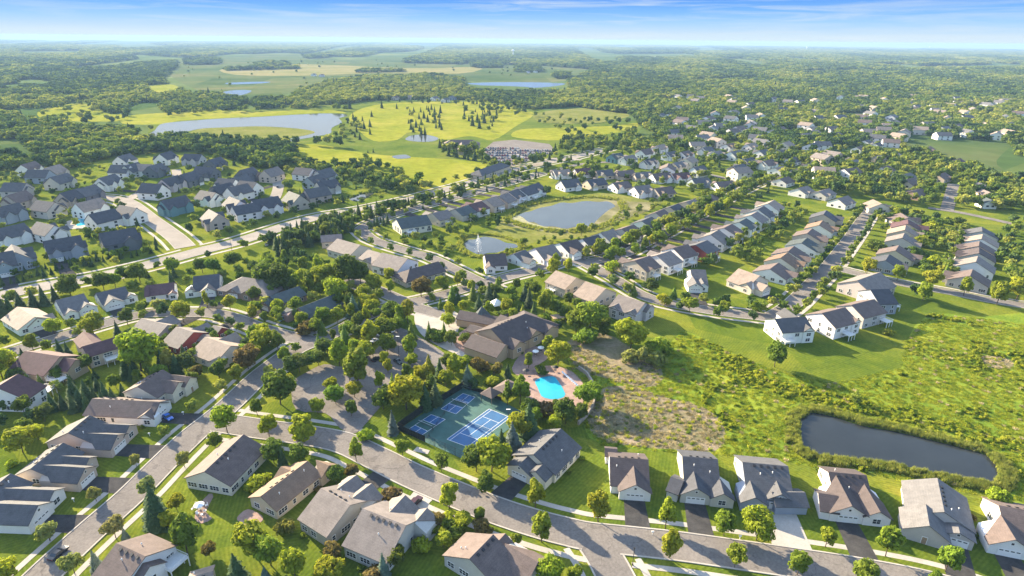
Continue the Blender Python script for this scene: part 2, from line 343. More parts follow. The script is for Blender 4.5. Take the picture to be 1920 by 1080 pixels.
# roads ------------------------------------------------------------
ROADS = []
def resample(W, step):
    out = [W[0]]
    for a, b_ in zip(W, W[1:]):
        d = math.hypot(b_[0]-a[0], b_[1]-a[1]); n = max(1, int(d/step))
        for i in range(1, n+1): out.append((a[0]+(b_[0]-a[0])*i/n, a[1]+(b_[1]-a[1])*i/n))
    return out
def smooth_open(P, n=6):
    out = []; k = len(P)
    for i in range(k-1):
        p0, p1, p2, p3 = P[max(i-1,0)], P[i], P[i+1], P[min(i+2,k-1)]
        for j in range(n):
            t = j/n
            out.append(tuple(0.5*((2*p1[c])+(-p0[c]+p2[c])*t+(2*p0[c]-5*p1[c]+4*p2[c]-p3[c])*t*t+(-p0[c]+3*p1[c]-3*p2[c]+p3[c])*t**3) for c in (0,1)))
    return out+[P[-1]]
def normals(W):
    out = []
    for i in range(len(W)):
        a, c = W[max(i-1,0)], W[min(i+1,len(W)-1)]
        dx, dy = c[0]-a[0], c[1]-a[1]; l = math.hypot(dx, dy) or 1
        out.append((-dy/l, dx/l))
    return out
def strip(W, o0, o1, z, b, skip=None, h=0.0):
    nn = normals(W); n0 = len(b.v)
    for (x, y), (nx, ny) in zip(W, nn):
        b.v += [(x+nx*o0, y+ny*o0, z), (x+nx*o1, y+ny*o1, z)]
    if h:
        for (x, y), (nx, ny) in zip(W, nn):
            b.v += [(x+nx*o0, y+ny*o0, z+h), (x+nx*o1, y+ny*o1, z+h)]
    k = 2*len(W)
    for i in range(len(W)-1):
        if skip and skip((W[i][0]+W[i+1][0])/2+nn[i][0]*(o0+o1)/2, (W[i][1]+W[i+1][1])/2+nn[i][1]*(o0+o1)/2): continue
        q = n0+2*i
        if h:
            for f in ((q+k, q+2+k, q+3+k, q+1+k), (q, q+k, q+1+k, q+1), (q+2, q+3, q+3+k, q+2+k), (q, q+2, q+2+k, q+k), (q+1, q+1+k, q+3+k, q+3)): b.f.append(f); b.m.append(0)
        else: b.f.append((q, q+2, q+3, q+1)); b.m.append(0)
def seg_dist(p, a, c):
    dx, dy = c[0]-a[0], c[1]-a[1]; t = ((p[0]-a[0])*dx+(p[1]-a[1])*dy)/((dx*dx+dy*dy) or 1)
    t = min(1, max(0, t)); return math.hypot(p[0]-a[0]-t*dx, p[1]-a[1]-t*dy)
def road_dist(x, y, but=None):
    best = 1e9
    for r in ROADS:
        if r is but: continue
        if not (r['box'][0]-40 < x < r['box'][1]+40 and r['box'][2]-40 < y < r['box'][3]+40): continue
        for a, c in zip(r['W'], r['W'][1:]):
            d = seg_dist((x, y), a, c)-r['w']/2
            if d < best: best = d
    return best
def road(P, w, m, label, walks=(3.2, 3.2), walkw=1.7, curb=True):
    W = smooth_open([G(*p) for p in pts(P)], 5)
    W = resample(W, 3.0)
    ROADS.append(dict(W=W, w=w, m=m, label=label, walks=walks, walkw=walkw, curb=curb,
        box=(min(p[0] for p in W), max(p[0] for p in W), min(p[1] for p in W), max(p[1] for p in W))))
road("398,790 460,800 500,806 567,815 640,829 700,856 773,892 850,925 930,957 1007,982 1060,996 1107,1006 1200,1016 1280,1025 1413,1044 1530,1061 1630,1077 1747,1100 1850,1130 1990,1180 2200,1260", 9.4, 'asphalt', 'curving grey residential street across the foreground')
road("-150,1290 40,1118 108,1053 180,987 248,927 300,875 357,820 400,785 433,757 480,712 510,687 555,655 592,640", 9.0, 'asphalt', 'straight street at the lower left in the shade of houses')
road("1107,1006 1137,1050 1165,1105 1185,1150 1240,1300", 9.0, 'asphalt', 'short side street leaving the bottom edge')
road("-40,678 0,667 60,648 140,624 220,601 262,591 300,587 350,587 400,588 440,598 490,617 545,632 592,640", 8.2, 'asphalt', 'court street between the left rows of houses', (2.8, 2.8))
road("592,640 640,618 690,592 740,574 790,563 850,548 905,532", 8.2, 'asphalt', 'tree-lined street north of the parking lot', (2.8, 2.8))
road("650,524 700,541 755,565 790,580 830,590", 8.0, 'asphalt', 'entry drive to the community clubhouse', (0, 2.6))
road("675,430 700,450 750,467 805,483 855,507 905,532 930,546", 8.4, 'asphalt', 'street below the middle row of houses')
road("905,532 960,517 1017,503 1060,490 1095,492", 8.2, 'asphalt', 'short street above the tan-roofed houses', (2.8, 2.8))
road("1075,484 1100,495 1150,522 1200,552 1250,568 1335,583 1400,591 1445,596", 8.4, 'asphalt', 'curved street above the meadow')
road("1098,493 1165,478 1210,456 1260,430 1310,402 1360,375 1410,350 1450,336", 8.6, 'asphalt', 'avenue between two rows of leafy trees')
road("1445,596 1482,573 1522,534 1552,503 1580,467 1600,440 1622,408 1640,392", 8.4, 'asphalt', 'street climbing between the right-hand rows')
road("1556,500 1620,516 1690,532 1780,548 1850,562 1920,573 2000,584", 7.6, 'asphalt', 'lane along the top of the right meadow', (2.8, 0))
road("675,430 700,416 760,396 830,377 900,358 970,338 1020,324", 8.2, 'asphalt', 'street behind the middle row of houses')
road("-120,592 0,556 62,541 175,521 282,496 375,471 450,452 542,422 605,405 667,395 712,386 775,372 830,357 885,342 950,322 1010,308 1080,294 1140,279", 13.0, 'paleroad', 'wide pale boulevard crossing the left half', (5.0, 5.0), 2.2)
road("348,464 330,446 302,425 281,410 256,390 236,378 205,371 175,368", 11.0, 'paleroad', 'pale entry street of the left village', (4.0, 4.0))
road("236,378 262,362 300,350 330,335 330,318", 8.0, 'paleroad', 'pale court street in the left village', (0, 0))
road("498,392 515,372 522,350 518,335", 9.0, 'paleroad', 'pale cul-de-sac among dark-roofed houses', (0, 0))
road("1740,390 1790,397 1845,408 1920,425", 7.0, 'asphalt', 'short street in the trees at the right edge', (0, 0))
road("1775,395 1783,365 1788,345", 9.0, 'asphalt', 'parking street at the right among trees', (0, 0))
road("1030,322 1090,308 1150,305 1230,318 1320,326 1400,345", 7.5, 'asphalt', 'street of the far middle village', (0, 0))
road("960,285 1000,300 1050,297 1090,300", 8.0, 'paleroad', 'pale drive to the golf car park', (0, 0))
road("1440,335 1500,318 1560,305 1600,290", 7.0, 'asphalt', 'far street running into the right suburb', (0, 0))
for i, r in enumerate(ROADS):
    b = MB(); strip(r['W'], -r['w']/2, r['w']/2, 0.12+0.004*i, b)
    tag(b.obj('road', M[r['m']], fix=False), r['label'], 'street', kind='structure')
    near = min(math.hypot(*p) for p in r['W']) < 420
    oth = [q for q in ROADS if q is not r]
    if near and r['curb']:
        b = MB()
        Wf = resample(r['W'], 1.2)
        for s in (-1, 1):
            strip(Wf, s*r['w']/2, s*(r['w']/2+0.42), 0.02, b, skip=lambda x, y: road_dist(x, y, r) < 0.1, h=0.2)
        tag(b.obj('kerb', M['concrete'], fix=False), 'pale concrete kerb of the '+r['label'], 'kerb', kind='structure')
    b = MB()
    for s, off in zip((1, -1), r['walks']):
        if off:
            c = s*(r['w']/2+off)
            strip(r['W'], c-r['walkw']/2, c+r['walkw']/2, 0.075+0.0015*i, b, skip=lambda x, y: road_dist(x, y, r) < 0.6)
    if b.f: tag(b.obj('sidewalk', M['concrete'], fix=False), 'pale sidewalk along the '+r['label'], 'sidewalk', kind='structure')
# car parks and terraces
LOTS = ["548,720 572,700 609,683 645,688 690,668 715,640 690,622 715,607 760,618 800,640 840,668 855,688 815,702 770,690 745,712 728,745 700,778 668,812 642,806 632,797 610,775 555,768", "780,585 815,576 850,583 868,600 858,625 880,648 872,668 845,660 800,636 780,612"]
LOTN = ['clubhouse parking lot shaded by trees', 'curved drop-off drive beside the clubhouse']
for i, (L, n) in enumerate(zip(LOTS, LOTN)): sheet('parking_lot', L, 0.1+0.005*i, M['asphalt' if i == 0 else 'concrete'], n, 'parking lot', smooth=3)
sheet('parking_lot', "905,282 925,266 965,262 1030,270 1042,283 1000,300 960,312 930,303", 0.11, M['asphalt'], 'golf club car park filled with cars', 'parking lot')
sheet('pool_terrace', "978,705 1000,690 1030,686 1062,692 1088,710 1096,738 1086,765 1050,770 1005,766 985,742", 0.1, M['pavers'], 'pinkish paved terrace around the swimming pool', 'terrace', smooth=3)
sheet('pool_water', "1003,715 1016,708 1036,706 1046,714 1060,739 1052,747 1038,749 1028,748 1015,743 1008,727", 0.13, M['pool'], 'turquoise water of the angular clubhouse pool', 'pool', smooth=2)
sheet('pool_terrace', "120,416 170,405 205,408 212,420 170,428 125,430", 0.1, M['concrete'], 'pale paved terrace around the village pool', 'terrace')
sheet('pool_water', "136,414 158,408 176,410 168,421 145,424", 0.13, M['pool'], 'small turquoise pool in the left village', 'pool')
sheet('patio', "960,690 985,655 1010,650 1030,668 1000,690 975,705", 0.09, M['pavers'], 'shaded patio behind the clubhouse', 'patio', smooth=3)
sheet('forecourt', "848,640 880,612 905,612 880,655 868,660", 0.115, M['pavers'], 'brick forecourt in front of the clubhouse', 'forecourt', smooth=2)
sheet('patio', "372,950 392,926 400,932 386,960 398,972 378,982 365,972", 0.09, M['pavers'], 'small brick patio behind the cream house', 'patio', smooth=2)
sheet('patio', "445,970 465,955 492,968 488,980 462,985 448,978", 0.09, M['pavers'], 'round stone patio behind the orange-roofed house', 'patio', smooth=3)
# ------------------------------------------------------------------ houses
ROOF = dict(slate=(.092,.092,.097), navy=(.068,.070,.080), brown=(.13,.10,.09), dbrown=(.085,.068,.066), maroon=(.10,.055,.058), taupe=(.185,.16,.145), tan=(.26,.205,.165), orange=(.19,.13,.09), grey=(.135,.13,.13), green=(.07,.085,.085), pink=(.2,.16,.14))
RW = dict(slate='slate-grey', navy='blue-black', brown='brown', dbrown='dark-brown', maroon='maroon', taupe='taupe', tan='tan', orange='orange-brown', grey='grey', green='grey-green', pink='pinkish-brown')
WALL = dict(white=(.70,.69,.67), cream=(.62,.56,.47), beige=(.50,.42,.34), taupe=(.38,.335,.29), tan=(.40,.30,.21), grey=(.42,.42,.42), bluegrey=(.27,.31,.36), red=(.22,.05,.045), sage=(.36,.38,.32), greige=(.46,.43,.40), dark=(.13,.14,.16), teal=(.13,.24,.26), brick=(.30,.21,.17))
WW = dict(white='white', cream='cream', beige='beige', taupe='taupe', tan='tan', grey='grey', bluegrey='blue-grey', red='red', sage='sage', greige='pale-grey', dark='charcoal', teal='teal', brick='brown-brick')
HOUSES = []      # dicts: x, y, r, ref
WIN = {}
def window_meshes(w, h):
    if (w, h) not in WIN:
        f = MB(); t = 0.12
        f.box(-w/2-t, w/2+t, -0.01, 0.07, -t, 0); f.box(-w/2-t, w/2+t, -0.01, 0.07, h, h+t)
        f.box(-w/2-t, -w/2, -0.01, 0.07, 0, h); f.box(w/2, w/2+t, -0.01, 0.07, 0, h)
        k = max(1, round(w/0.85))
        for i in range(1, k): f.box(-w/2+w*i/k-0.05, -w/2+w*i/k+0.05, -0.01, 0.06, 0, h)
        f.box(-w/2, w/2, -0.01, 0.055, h*0.5-0.03, h*0.5+0.03)
        p = MB(); p.box(-w/2, w/2, -0.01, 0.03, 0, h)
        d = MB(); d.box(-w/2, w/2, -0.01, 0.05, 0, h, 0); 
        WIN[(w, h)] = (f.mesh('window_frame', M['trim']), p.mesh('window_pane', M['glass']), None)
    return WIN[(w, h)]
GAR = {}
def garage_mesh(w):
    if w not in GAR:
        b = MB(); b.box(-w/2, w/2, 0, 0.05, 0.02, 2.25)
        for i in range(1, 4): b.box(-w/2, w/2, 0.05, 0.058, 0.56*i-0.012, 0.56*i+0.012, 1)
        n = max(3, int(w/1.15))
        for i in range(n):
            c = -w/2+w*(i+.5)/n; b.box(c-w/n*0.34, c+w/n*0.34, 0.05, 0.065, 1.76, 2.06, 2)
        b.box(-w/2-.14, -w/2, 0, .08, 0.02, 2.4, 3); b.box(w/2, w/2+.14, 0, .08, 0.02, 2.4, 3); b.box(-w/2, w/2, 0, .08, 2.25, 2.4, 3)
        GAR[w] = b.mesh('garage_door', [M['garage'], M['trim'], M['glass'], M['trim']])
    return GAR[w]
def _vent():
    b = MB(); b.tube((0,0,0),(0,0,0.7),0.09,0.09); b.tube((0,0,0.62),(0,0,0.86),0.2,0.06); return b.mesh('vent_pipe', M['trim'])
VENT = _vent()
def _rv():
    b = MB(); b.box(-.3,.3,-.3,.3,0,.22); b.slab([(-.38,-.38,.3),(.38,-.38,.3),(.38,.38,.26),(-.38,.38,.26)],.08); return b.mesh('roof_vent', M['darkmetal'])
RVENT = _rv()
def _gv():
    b = MB(); b.box(-.42,.42,0,.06,-.42,.42); b.box(-.3,.3,.06,.075,-.3,.3,1); return b.mesh('gable_vent', [M['trim'], M['darkmetal']])
GVENT = _gv()
def _door():
    b = MB(); b.box(-.55,.55,0,.06,.05,2.15,0); b.box(-.68,-.55,0,.09,.05,2.3,1); b.box(.55,.68,0,.09,.05,2.3,1); b.box(-.55,.55,0,.09,2.15,2.3,1); return b.mesh('front_door', [M['wood'], M['trim']])
DOOR = _door()
FACE = {'y-': 0.0, 'y+': math.pi, 'x+': math.pi/2, 'x-': -math.pi/2}   # turn a mesh whose front is -y... (front of ours is +y)
def wall_item(name, me, root, x, y, z, nx, ny, child=None, cname=None, color=None):
    rz = math.atan2(ny, nx)-math.pi/2
    o = inst(name, me, root, (x, y, z), rz, color)
    if child is not None: inst(cname, child, o)
    return o
def deck_part(root, x0, x1, y0, y1, z):
    b = MB(); b.box(x0, x1, y0, y1, z-0.25, z)
    for px_ in (x0+.12, (x0+x1)/2, x1-.12):
        for py_ in (y0+.12, y1-.12): b.box(px_-.1, px_+.1, py_-.1, py_+.1, 0, z-.25)
    for (a, c, d, e) in ((x0,x1,y0,y0+.06),(x0,x1,y1-.06,y1),(x0,x0+.06,y0+.06,y1-.06),(x1-.06,x1,y0+.06,y1-.06)):
        b.box(a, c, d, e, z+.85, z+.97); b.box(a, c, d, e, z+.12, z+.2)
    n = 9
    for i in range(n+1):
        t = i/n
        for yy in (y0+.03, y1-.03): b.box(x0+(x1-x0)*t-.03, x0+(x1-x0)*t+.03, yy-.02, yy+.02, z+.2, z+.85)
        for xx in (x0+.03, x1-.03): b.box(xx-.02, xx+.02, y0+(y1-y0)*t-.03, y0+(y1-y0)*t+.03, z+.2, z+.85)
    return b.obj('deck', M['trim'], root)
def ray_to_road(x, y, dx, dy):
    t = 0.0
    while t < 45:
        if road_dist(x+dx*t, y+dy*t) < 0.3: return t
        t += 0.8
    return None
NDRIVE = [0]
def driveway(x, y, dx, dy, w, m, ref):
    """from a garage front (x,y) outwards along (dx,dy) to the street"""
    d = ray_to_road(x, y, dx, dy)
    if d is None or d < 2: return
    nx, ny = -dy, dx; b = MB(); h = w/2; NDRIVE[0] += 1
    z = 0.095+0.0004*(NDRIVE[0] % 30)
    b.face([(x+nx*h, y+ny*h, z), (x-nx*h, y-ny*h, z), (x-nx*(h+.4)+dx*d, y-ny*(h+.4)+dy*d, z), (x+nx*(h+.4)+dx*d, y+ny*(h+.4)+dy*d, z)])
    tag(b.obj('driveway', M[m], fix=False), ('dark' if m == 'freshasphalt' else 'pale')+' driveway of the '+ref, 'driveway', kind='structure')
def build_house(ref, X, Y, th, L, Wh, hw, p, roof, wall, hips=(0,0), feats=(), wings=(), label=None, group=None, deck=None, drive='freshasphalt', vents=True, name='house', short=None):
    ct, st = math.cos(th), math.sin(th)
    def loc(P): dx, dy = P[0]-X, P[1]-Y; return (dx*ct+dy*st, -dx*st+dy*ct)
    def wor(x, y): return (X+x*ct-y*st, Y+x*st+y*ct)
    dist = math.hypot(X, Y); lod = 0 if dist < 235 else (1 if dist < 420 else 2)
    root = empty(name, (X, Y, 0), th)
    tag(root, label or ref, 'house', group)
    HOUSES.append(dict(x=X, y=Y, r=max(L/2, Wh), ref=short or ref, root=root, th=th, L=L, W=Wh))
    rc = ROOF[roof]; wc = WALL[wall]
    k = R.uniform(.92, 1.08); rc = tuple(min(.9, c*k) for c in rc); wc = tuple(min(.8, c*R.uniform(.96, 1.04)) for c in wc)
    wb, rb = MB(), MB()
    fronts = []   # (x, y, nx, ny, width) of gable fronts that already carry something
    def main(x0, x1, y0, Wh, ze, p, hips, wb, rb, t=.22):
        """a gabled or hipped block along x centred on y0; returns ridge height"""
        zr = ze+Wh*p; wy = Wh-.45; zw = ze+.45*p-t-.02
        e0 = x0-(Wh if hips[0] else 0); e1 = x1+(Wh if hips[1] else 0)
        rb.slab([(e0,y0-Wh,ze),(e1,y0-Wh,ze),(x1,y0,zr),(x0,y0,zr)], t)
        rb.slab([(e1,y0+Wh,ze),(e0,y0+Wh,ze),(x0,y0,zr),(x1,y0,zr)], t)
        if hips[0]: rb.slab([(e0,y0+Wh,ze),(e0,y0-Wh,ze),(x0,y0,zr)], t)
        if hips[1]: rb.slab([(e1,y0-Wh,ze),(e1,y0+Wh,ze),(x1,y0,zr)], t)
        w0 = e0+(.45 if hips[0] else .35); w1 = e1-(.45 if hips[1] else .35)
        wb.box(w0, w1, y0-wy, y0+wy, 0, zw)
        g0 = x0+(.35 if not hips[0] else 1.0); g1 = x1-(.35 if not hips[1] else 1.0)
        wb.prism([(y0-wy, zw+.001), (y0+wy, zw+.001), (y0, zr-t-.02)], g0, g1)
        return zr, w0, w1, wy, zw
    ze = hw
    zr, w0, w1, wy, zw = main(-L/2, L/2, 0, Wh, ze, p, hips, wb, rb)
    blocked = {'y+': [], 'y-': [], 'x+': [], 'x-': []}
    ft = []
    for f in feats:
        kind, fx, fy, w = f[:4]; p2 = f[4] if len(f) > 4 else 0.62
        ft.append((kind, fx, fy, w, p2))
    for kind, fx, fy, w, p2 in ft:
        wh = w/2; zg = min(ze+wh*p2, zr-.12); p2 = (zg-ze)/wh
        lift = .03
        if abs(fy) > Wh*.55 and abs(fx) < L/2+2:
            s = 1 if fy > 0 else -1; yf = max(abs(fy), Wh+.25); ym = max(0, (zr-zg)/p-.05)
            for q in (-1, 1):
                rb.slab([(fx, s*yf, zg), (fx+q*wh, s*yf, ze), (fx+q*wh, s*(Wh-.0), ze), (fx, s*ym, zg)], .2, up=lift)
            zc = ze+.4*p2-.24
            ya, yb = sorted((s*(Wh*.4), s*(yf-.4)))
            wb.prism([(fx-wh+.4, 0), (fx+wh-.4, 0), (fx+wh-.4, zc), (fx, zg-.24), (fx-wh+.4, zc)], ya, yb, 'y')
            fr = (fx, s*(yf-.4), 0, s); blocked['y+' if s > 0 else 'y-'].append((fx-wh-.3, fx+wh+.3))
        else:
            s = 1 if fx > 0 else -1; ends = L/2+(Wh if hips[0 if s < 0 else 1] else 0); xf = max(abs(fx), ends+.3)
            xb = L/2-2.0
            for q in (-1, 1):
                rb.slab([(s*xf, fy, zg), (s*xf, fy+q*wh, ze), (s*xb, fy+q*wh, ze), (s*xb, fy, zg)], .2, up=lift)
            zc = ze+.4*p2-.24
            xa, xb2 = sorted((s*(xb+.3), s*(xf-.4)))
            wb.prism([(fy-wh+.4, 0), (fy+wh-.4, 0), (fy+wh-.4, zc), (fy, zg-.24), (fy-wh+.4, zc)], xa, xb2, 'x')
            fr = (s*(xf-.4), fy, s, 0); blocked['x+' if s > 0 else 'x-'].append((fy-wh-.3, fy+wh+.3))
        x, y, nx, ny = fr
        cam = wor(x, y); fn = (nx*ct-ny*st, nx*st+ny*ct)
        seen = -(cam[0]*fn[0]+cam[1]*fn[1]) > 0
        if kind in 'GgH':
            gw = 4.9 if kind == 'G' else 2.7
            if kind == 'H': gw = 4.9
            wall_item('garage_door', garage_mesh(gw), root, x+nx*.004, y+ny*.004, 0, nx, ny)
            if kind == 'H':
                tx, ty = -ny, nx; wall_item('garage_door', garage_mesh(2.6), root, x+tx*4.4+nx*.004, y+ty*4.4+ny*.004, 0, nx, ny)
            if lod < 2 and zg-ze > 1.2: wall_item('gable_vent', GVENT, root, x+nx*.004, y+ny*.004, ze+.45*(zg-ze)-.1, nx, ny)
            P = wor(x, y)
            if drive: driveway(P[0], P[1], fn[0], fn[1], gw+.9 if kind != 'H' else 9, drive, ref)
        elif kind == 'w' and lod < 2:
            fm, pm, _ = window_meshes(1.9, 1.45)
            z0 = 0.95 if hw < 4.6 else hw-2.3
            wall_item('window', fm, root, x, y, z0, nx, ny, pm, 'pane')
            if hw > 4.6: wall_item('window', fm, root, x, y, .7, nx, ny, pm, 'pane')
        elif kind == 'p' and seen and lod < 2:
            wall_item('front_door', DOOR, root, x, y, 0.1, nx, ny)
    for wg in wings:
        # an extra block with its own ridge: (x0,y0,x1,y1, halfwidth, eave, pitch, hips, colour)
        ax, ay, bx, by, h2, e2, p3, hp = wg[:8]
        l2 = math.hypot(bx-ax, by-ay); t2 = math.atan2(by-ay, bx-ax); b1, b2 = MB(), MB()
        main(-l2/2, l2/2, 0, h2, e2, p3, hp, b1, b2)
        c2, s2 = math.cos(t2), math.sin(t2); mx, my = (ax+bx)/2, (ay+by)/2
        for src, dst in ((b1, wb), (b2, rb)):
            n0 = len(dst.v); dst.v += [(mx+q[0]*c2-q[1]*s2, my+q[0]*s2+q[1]*c2, q[2]+.015) for q in src.v]
            dst.f += [tuple(n0+i for i in f) for f in src.f]; dst.m += src.m
    wb.obj('wall', M['siding'], root, color=wc)
    rb.obj('roof', M['shingle'], root, color=rc)
    # windows on the walls
    sides = (('y+', 0, 1, w0, w1), ('y-', 0, -1, w0, w1), ('x+', 1, 0, -wy, wy), ('x-', -1, 0, -wy, wy))
    for key, nx, ny, s0, s1 in sides:
        cx, cy = ((w0+w1)/2, ny*wy) if ny else ((w1 if nx > 0 else w0), 0)
        P = wor(cx, cy); fn = (nx*ct-ny*st, nx*st+ny*ct)
        if -(P[0]*fn[0]+P[1]*fn[1]) < 0.05*dist: continue
        if lod == 2:
            slots = [.3, .7]
        else:
            n = max(2, int((s1-s0)/(3.4 if lod == 0 else 4.2))); slots = [(i+.5)/n for i in range(n)]
        rows = [.95] if hw < 4.0 else ([1.4] if hw < 4.6 else [.75, hw-2.25])
        for q in slots:
            c = s0+(s1-s0)*q
            if any(a < c < d for a, d in blocked[key]): continue
            for z0 in rows:
                if R.random() < .12: continue
                big = R.random(); w_, h_ = ((1.9, 1.45) if big < .55 else ((.95, 1.45) if big < .8 else (2.8, 1.45)))
                if lod == 2: w_, h_ = 1.9, 1.45
                fm, pm, dm = window_meshes(w_, h_)
                wx, wyy = (c, ny*wy) if ny else ((w1 if nx > 0 else w0), c)
                if lod < 2: wall_item('window', fm, root, wx, wyy, z0, nx, ny, pm, 'pane')
                else: wall_item('window', pm, root, wx, wyy, z0, nx, ny)
    if vents and lod == 0:
        sl = math.atan(p)
        for q in range(2):
            vx = R.uniform(-L*.35, L*.35); vy = R.choice((-1, 1))*Wh*R.uniform(.25, .6)
            inst('vent_pipe', VENT, root, (vx, vy, zr-abs(vy)*p-.1))
        s = R.choice((-1, 1))
        for q in range(5):
            vx = -L*.25+q*1.9
            if abs(vx) < L/2-1: inst('roof_vent', RVENT, root, (vx, s*.75, zr-.75*p-.03)).rotation_euler = (-s*sl, 0, 0)
    if deck:
        for (a, c, d, e, z) in deck:
            mx, my = (a+c)/2, (d+e)/2; hx, hy = (c-a)/2, (e-d)/2
            if abs(my)/wy > abs(mx)/w1: my = math.copysign(wy+hy+.01, my); mx = min(max(mx, w0+hx), w1-hx)
            else: mx = (w1+hx+.01) if mx > 0 else (w0-hx-.01); my = min(max(my, -wy+hy), wy-hy) if hy < wy else 0
            deck_part(root, mx-hx, mx+hx, my-hy, my+hy, z)
    return root, loc, wor
SHORTS = '''cream corner house|orange-roofed house|twin taupe house|red-car house|double-peaked house|balcony house|bottom-edge roof|blue-car house|house below the blue-car house|third shaded-street house|left-edge gabled house|white-dormer house|left-edge maroon house|tan maroon-roofed house|tall pinkish house|open-garage house|bright-side-wall house|slate-roofed court house|large-gabled maroon house|bare-end-wall house|hipped taupe-roofed brick house|upper green-roofed brick house|light-blue-car house|taupe house left of red|red-walled house|sunroom house|court-side slate house|leftmost bottom-row house|three-bay blue-black house|pale-drive house|blank-wall white house|single-ridge stone house|right-edge white house|leftmost meadow house|brown-roofed meadow house|pale grey meadow house|teal-trimmed meadow house|uppermost meadow house|clubhouse|leftmost tan-roofed house|middle tan-roofed house|three-gabled grey house|lone white-gabled house|large beige corner house|fountain-side white house|second fountain-side house|pinkish-roofed house|second middle-street house|twin-gabled grey house|white-sided middle-street house|low dark-roofed house|grey-green-roofed cream house|golf clubhouse|golf barn'''.split('|')
def H(ref, six, hw, roof, wall, feats='', hips=(0,0), p=.5, wings='', deck='', label=None, drive='freshasphalt', group=None, Wmax=19):
    ax, ay, bx, by, ex, ey = six; zr = hw+3.4
    for _ in range(6):
        A, B_, E = G(ax, ay, zr), G(bx, by, zr), G(ex, ey, hw)
        dx, dy = B_[0]-A[0], B_[1]-A[1]; L = math.hypot(dx, dy)
        Wh = abs((E[0]-A[0])*dy-(E[1]-A[1])*dx)/L
        Wh = min(max(Wh, 4.0), Wmax/2); zr = hw+Wh*p
    th = math.atan2(dy, dx); X, Y = (A[0]+B_[0])/2, (A[1]+B_[1])/2
    ct, st = math.cos(th), math.sin(th)
    def lc(P): a, b = P[0]-X, P[1]-Y; return (a*ct+b*st, -a*st+b*ct)
    fl = []
    for s in feats.split():
        k, r = s.split(':'); q = [float(c) for c in r.split(',')]; p2 = q[3] if len(q) > 3 else .62
        fx, fy = lc(G(q[0], q[1], min(hw+q[2]/2*p2, zr))); fl.append((k, fx, fy, q[2], p2))
    wl = []
    for s in wings.split():
        q = [float(c) for c in s.split(',')]; e2 = q[6]; z2 = e2+2.2; pp = q[7] if len(q) > 7 else .5
        for _ in range(5):
            a, b, e = lc(G(q[0], q[1], z2)), lc(G(q[2], q[3], z2)), lc(G(q[4], q[5], e2))
            d = math.hypot(b[0]-a[0], b[1]-a[1]); h2 = abs((e[0]-a[0])*(b[1]-a[1])-(e[1]-a[1])*(b[0]-a[0]))/d
            h2 = min(max(h2, 2.0), 9); z2 = e2+h2*pp
        hp = (int(q[8]) if len(q) > 8 else 0, int(q[9]) if len(q) > 9 else 0)
        wl.append((a[0], a[1], b[0], b[1], h2, e2, pp, hp))
    dl = []
    for s in deck.split():
        q = [float(c) for c in s.split(',')]; z = q[2]; c = lc(G(q[0], q[1], z)); dl.append((c[0]-q[3]/2, c[0]+q[3]/2, c[1]-q[4]/2, c[1]+q[4]/2, z))
    if VERB: print('%-70s L%.1f W%.1f th%.0f zr%.1f' % (ref[:70], L, 2*Wh, math.degrees(th), zr), [(k, round(x,1), round(y,1)) for k, x, y, *_ in fl])
    return build_house(ref, X, Y, th, L, Wh, hw, p, roof, wall, hips, fl, wl, label, group, dl, drive, short=SHORTS.pop(0) if SHORTS else None)
VERB = False
G_CURVE = 'houses south of the curving street'
H('cream house with brown roof beside the patio and street corner', (383,884,456.7,814,433,911.7), 3.7, 'brown','cream', group=G_CURVE)
H('long orange-brown roofed house with a corner porch', (488,931,577,864,520,958), 3.3, 'orange','beige', 'w:536,879,6 w:617,873,7', group=G_CURVE)
H('taupe house with a row of rear windows, left of its twin', (601.7,915,656.7,946.7,611,1008), 3.9, 'taupe','taupe', 'G:669,890,8.5 p:697,906,8.5', group=G_CURVE)
H('taupe house with a dark red car on its drive', (680,953,761.7,985,635,1021), 3.9, 'taupe','greige', 'G:760,928,9 w:801,952,7.5', group=G_CURVE, drive='concrete')
H('broad house at the bottom edge with a double-peaked roof', (880,1047.5,925,1001.7,821.7,1048), 3.4, 'brown','greige', 'w:948,1000,8 G:1009,1054,9', group=G_CURVE, drive='concrete')
H('white house with a balcony at the bottom left corner', (218,1018,273,1043,288,1002.5), 4.6, 'brown','white', 'w:281,1062,8', deck='356,1048,2.8,4,5', group='houses along the lower left street')
H('small roof peeking over the bottom edge', (352,1084,400,1070,408,1080), 3.2, 'tan','beige')
GL = 'houses along the lower left street'
H('white house with a blue car on its drive', (173,748,300,754,152,779), 3.2, 'brown','white', 'G:298,755,9 w:270,777,6', group=GL)
H('beige house below the blue-car house', (127,811,168,778,183,839), 3.2, 'slate','beige', 'G:221,815,8.5 w:243,797,7', group=GL)
H('dark-roofed beige house third down the shaded street', (57,879,118,830,100,900), 3.2, 'slate','beige', 'G:160,877,8 p:168,858,6', group=GL)
H('white gabled house at the left edge of the shaded street', (-41,938,20,888,2,959), 3.2, 'slate','white', 'G:72,947,9 w:102,919,7', group=GL)
H('house with a tall white dormer and porch beside the straight street', (257,724,305,692,299,744), 4.2, 'brown','cream', 'p:357,707,7 w:336,716,8', group=GL)
G3 = 'maroon-roofed houses at the left'
H('white house with maroon roof at the left edge', (-7,726,34,700,42,756), 5.2, 'maroon','white', deck='92,735,2.7,4,4', group=G3)
H('tan house with a white balcony under a maroon roof', (46,657,113,667,90,707), 4.6, 'maroon','tan', 'w:142,674,9', deck='112,712,2.7,6,4', group=G3)
H('tall pinkish house with maroon roof beside a big tree', (151,641,225,620,178,666), 5.2, 'maroon','beige', 'w:155,622,8', deck='222,683,2.7,5,3.5', group=G3)
G4 = 'houses along the court street'
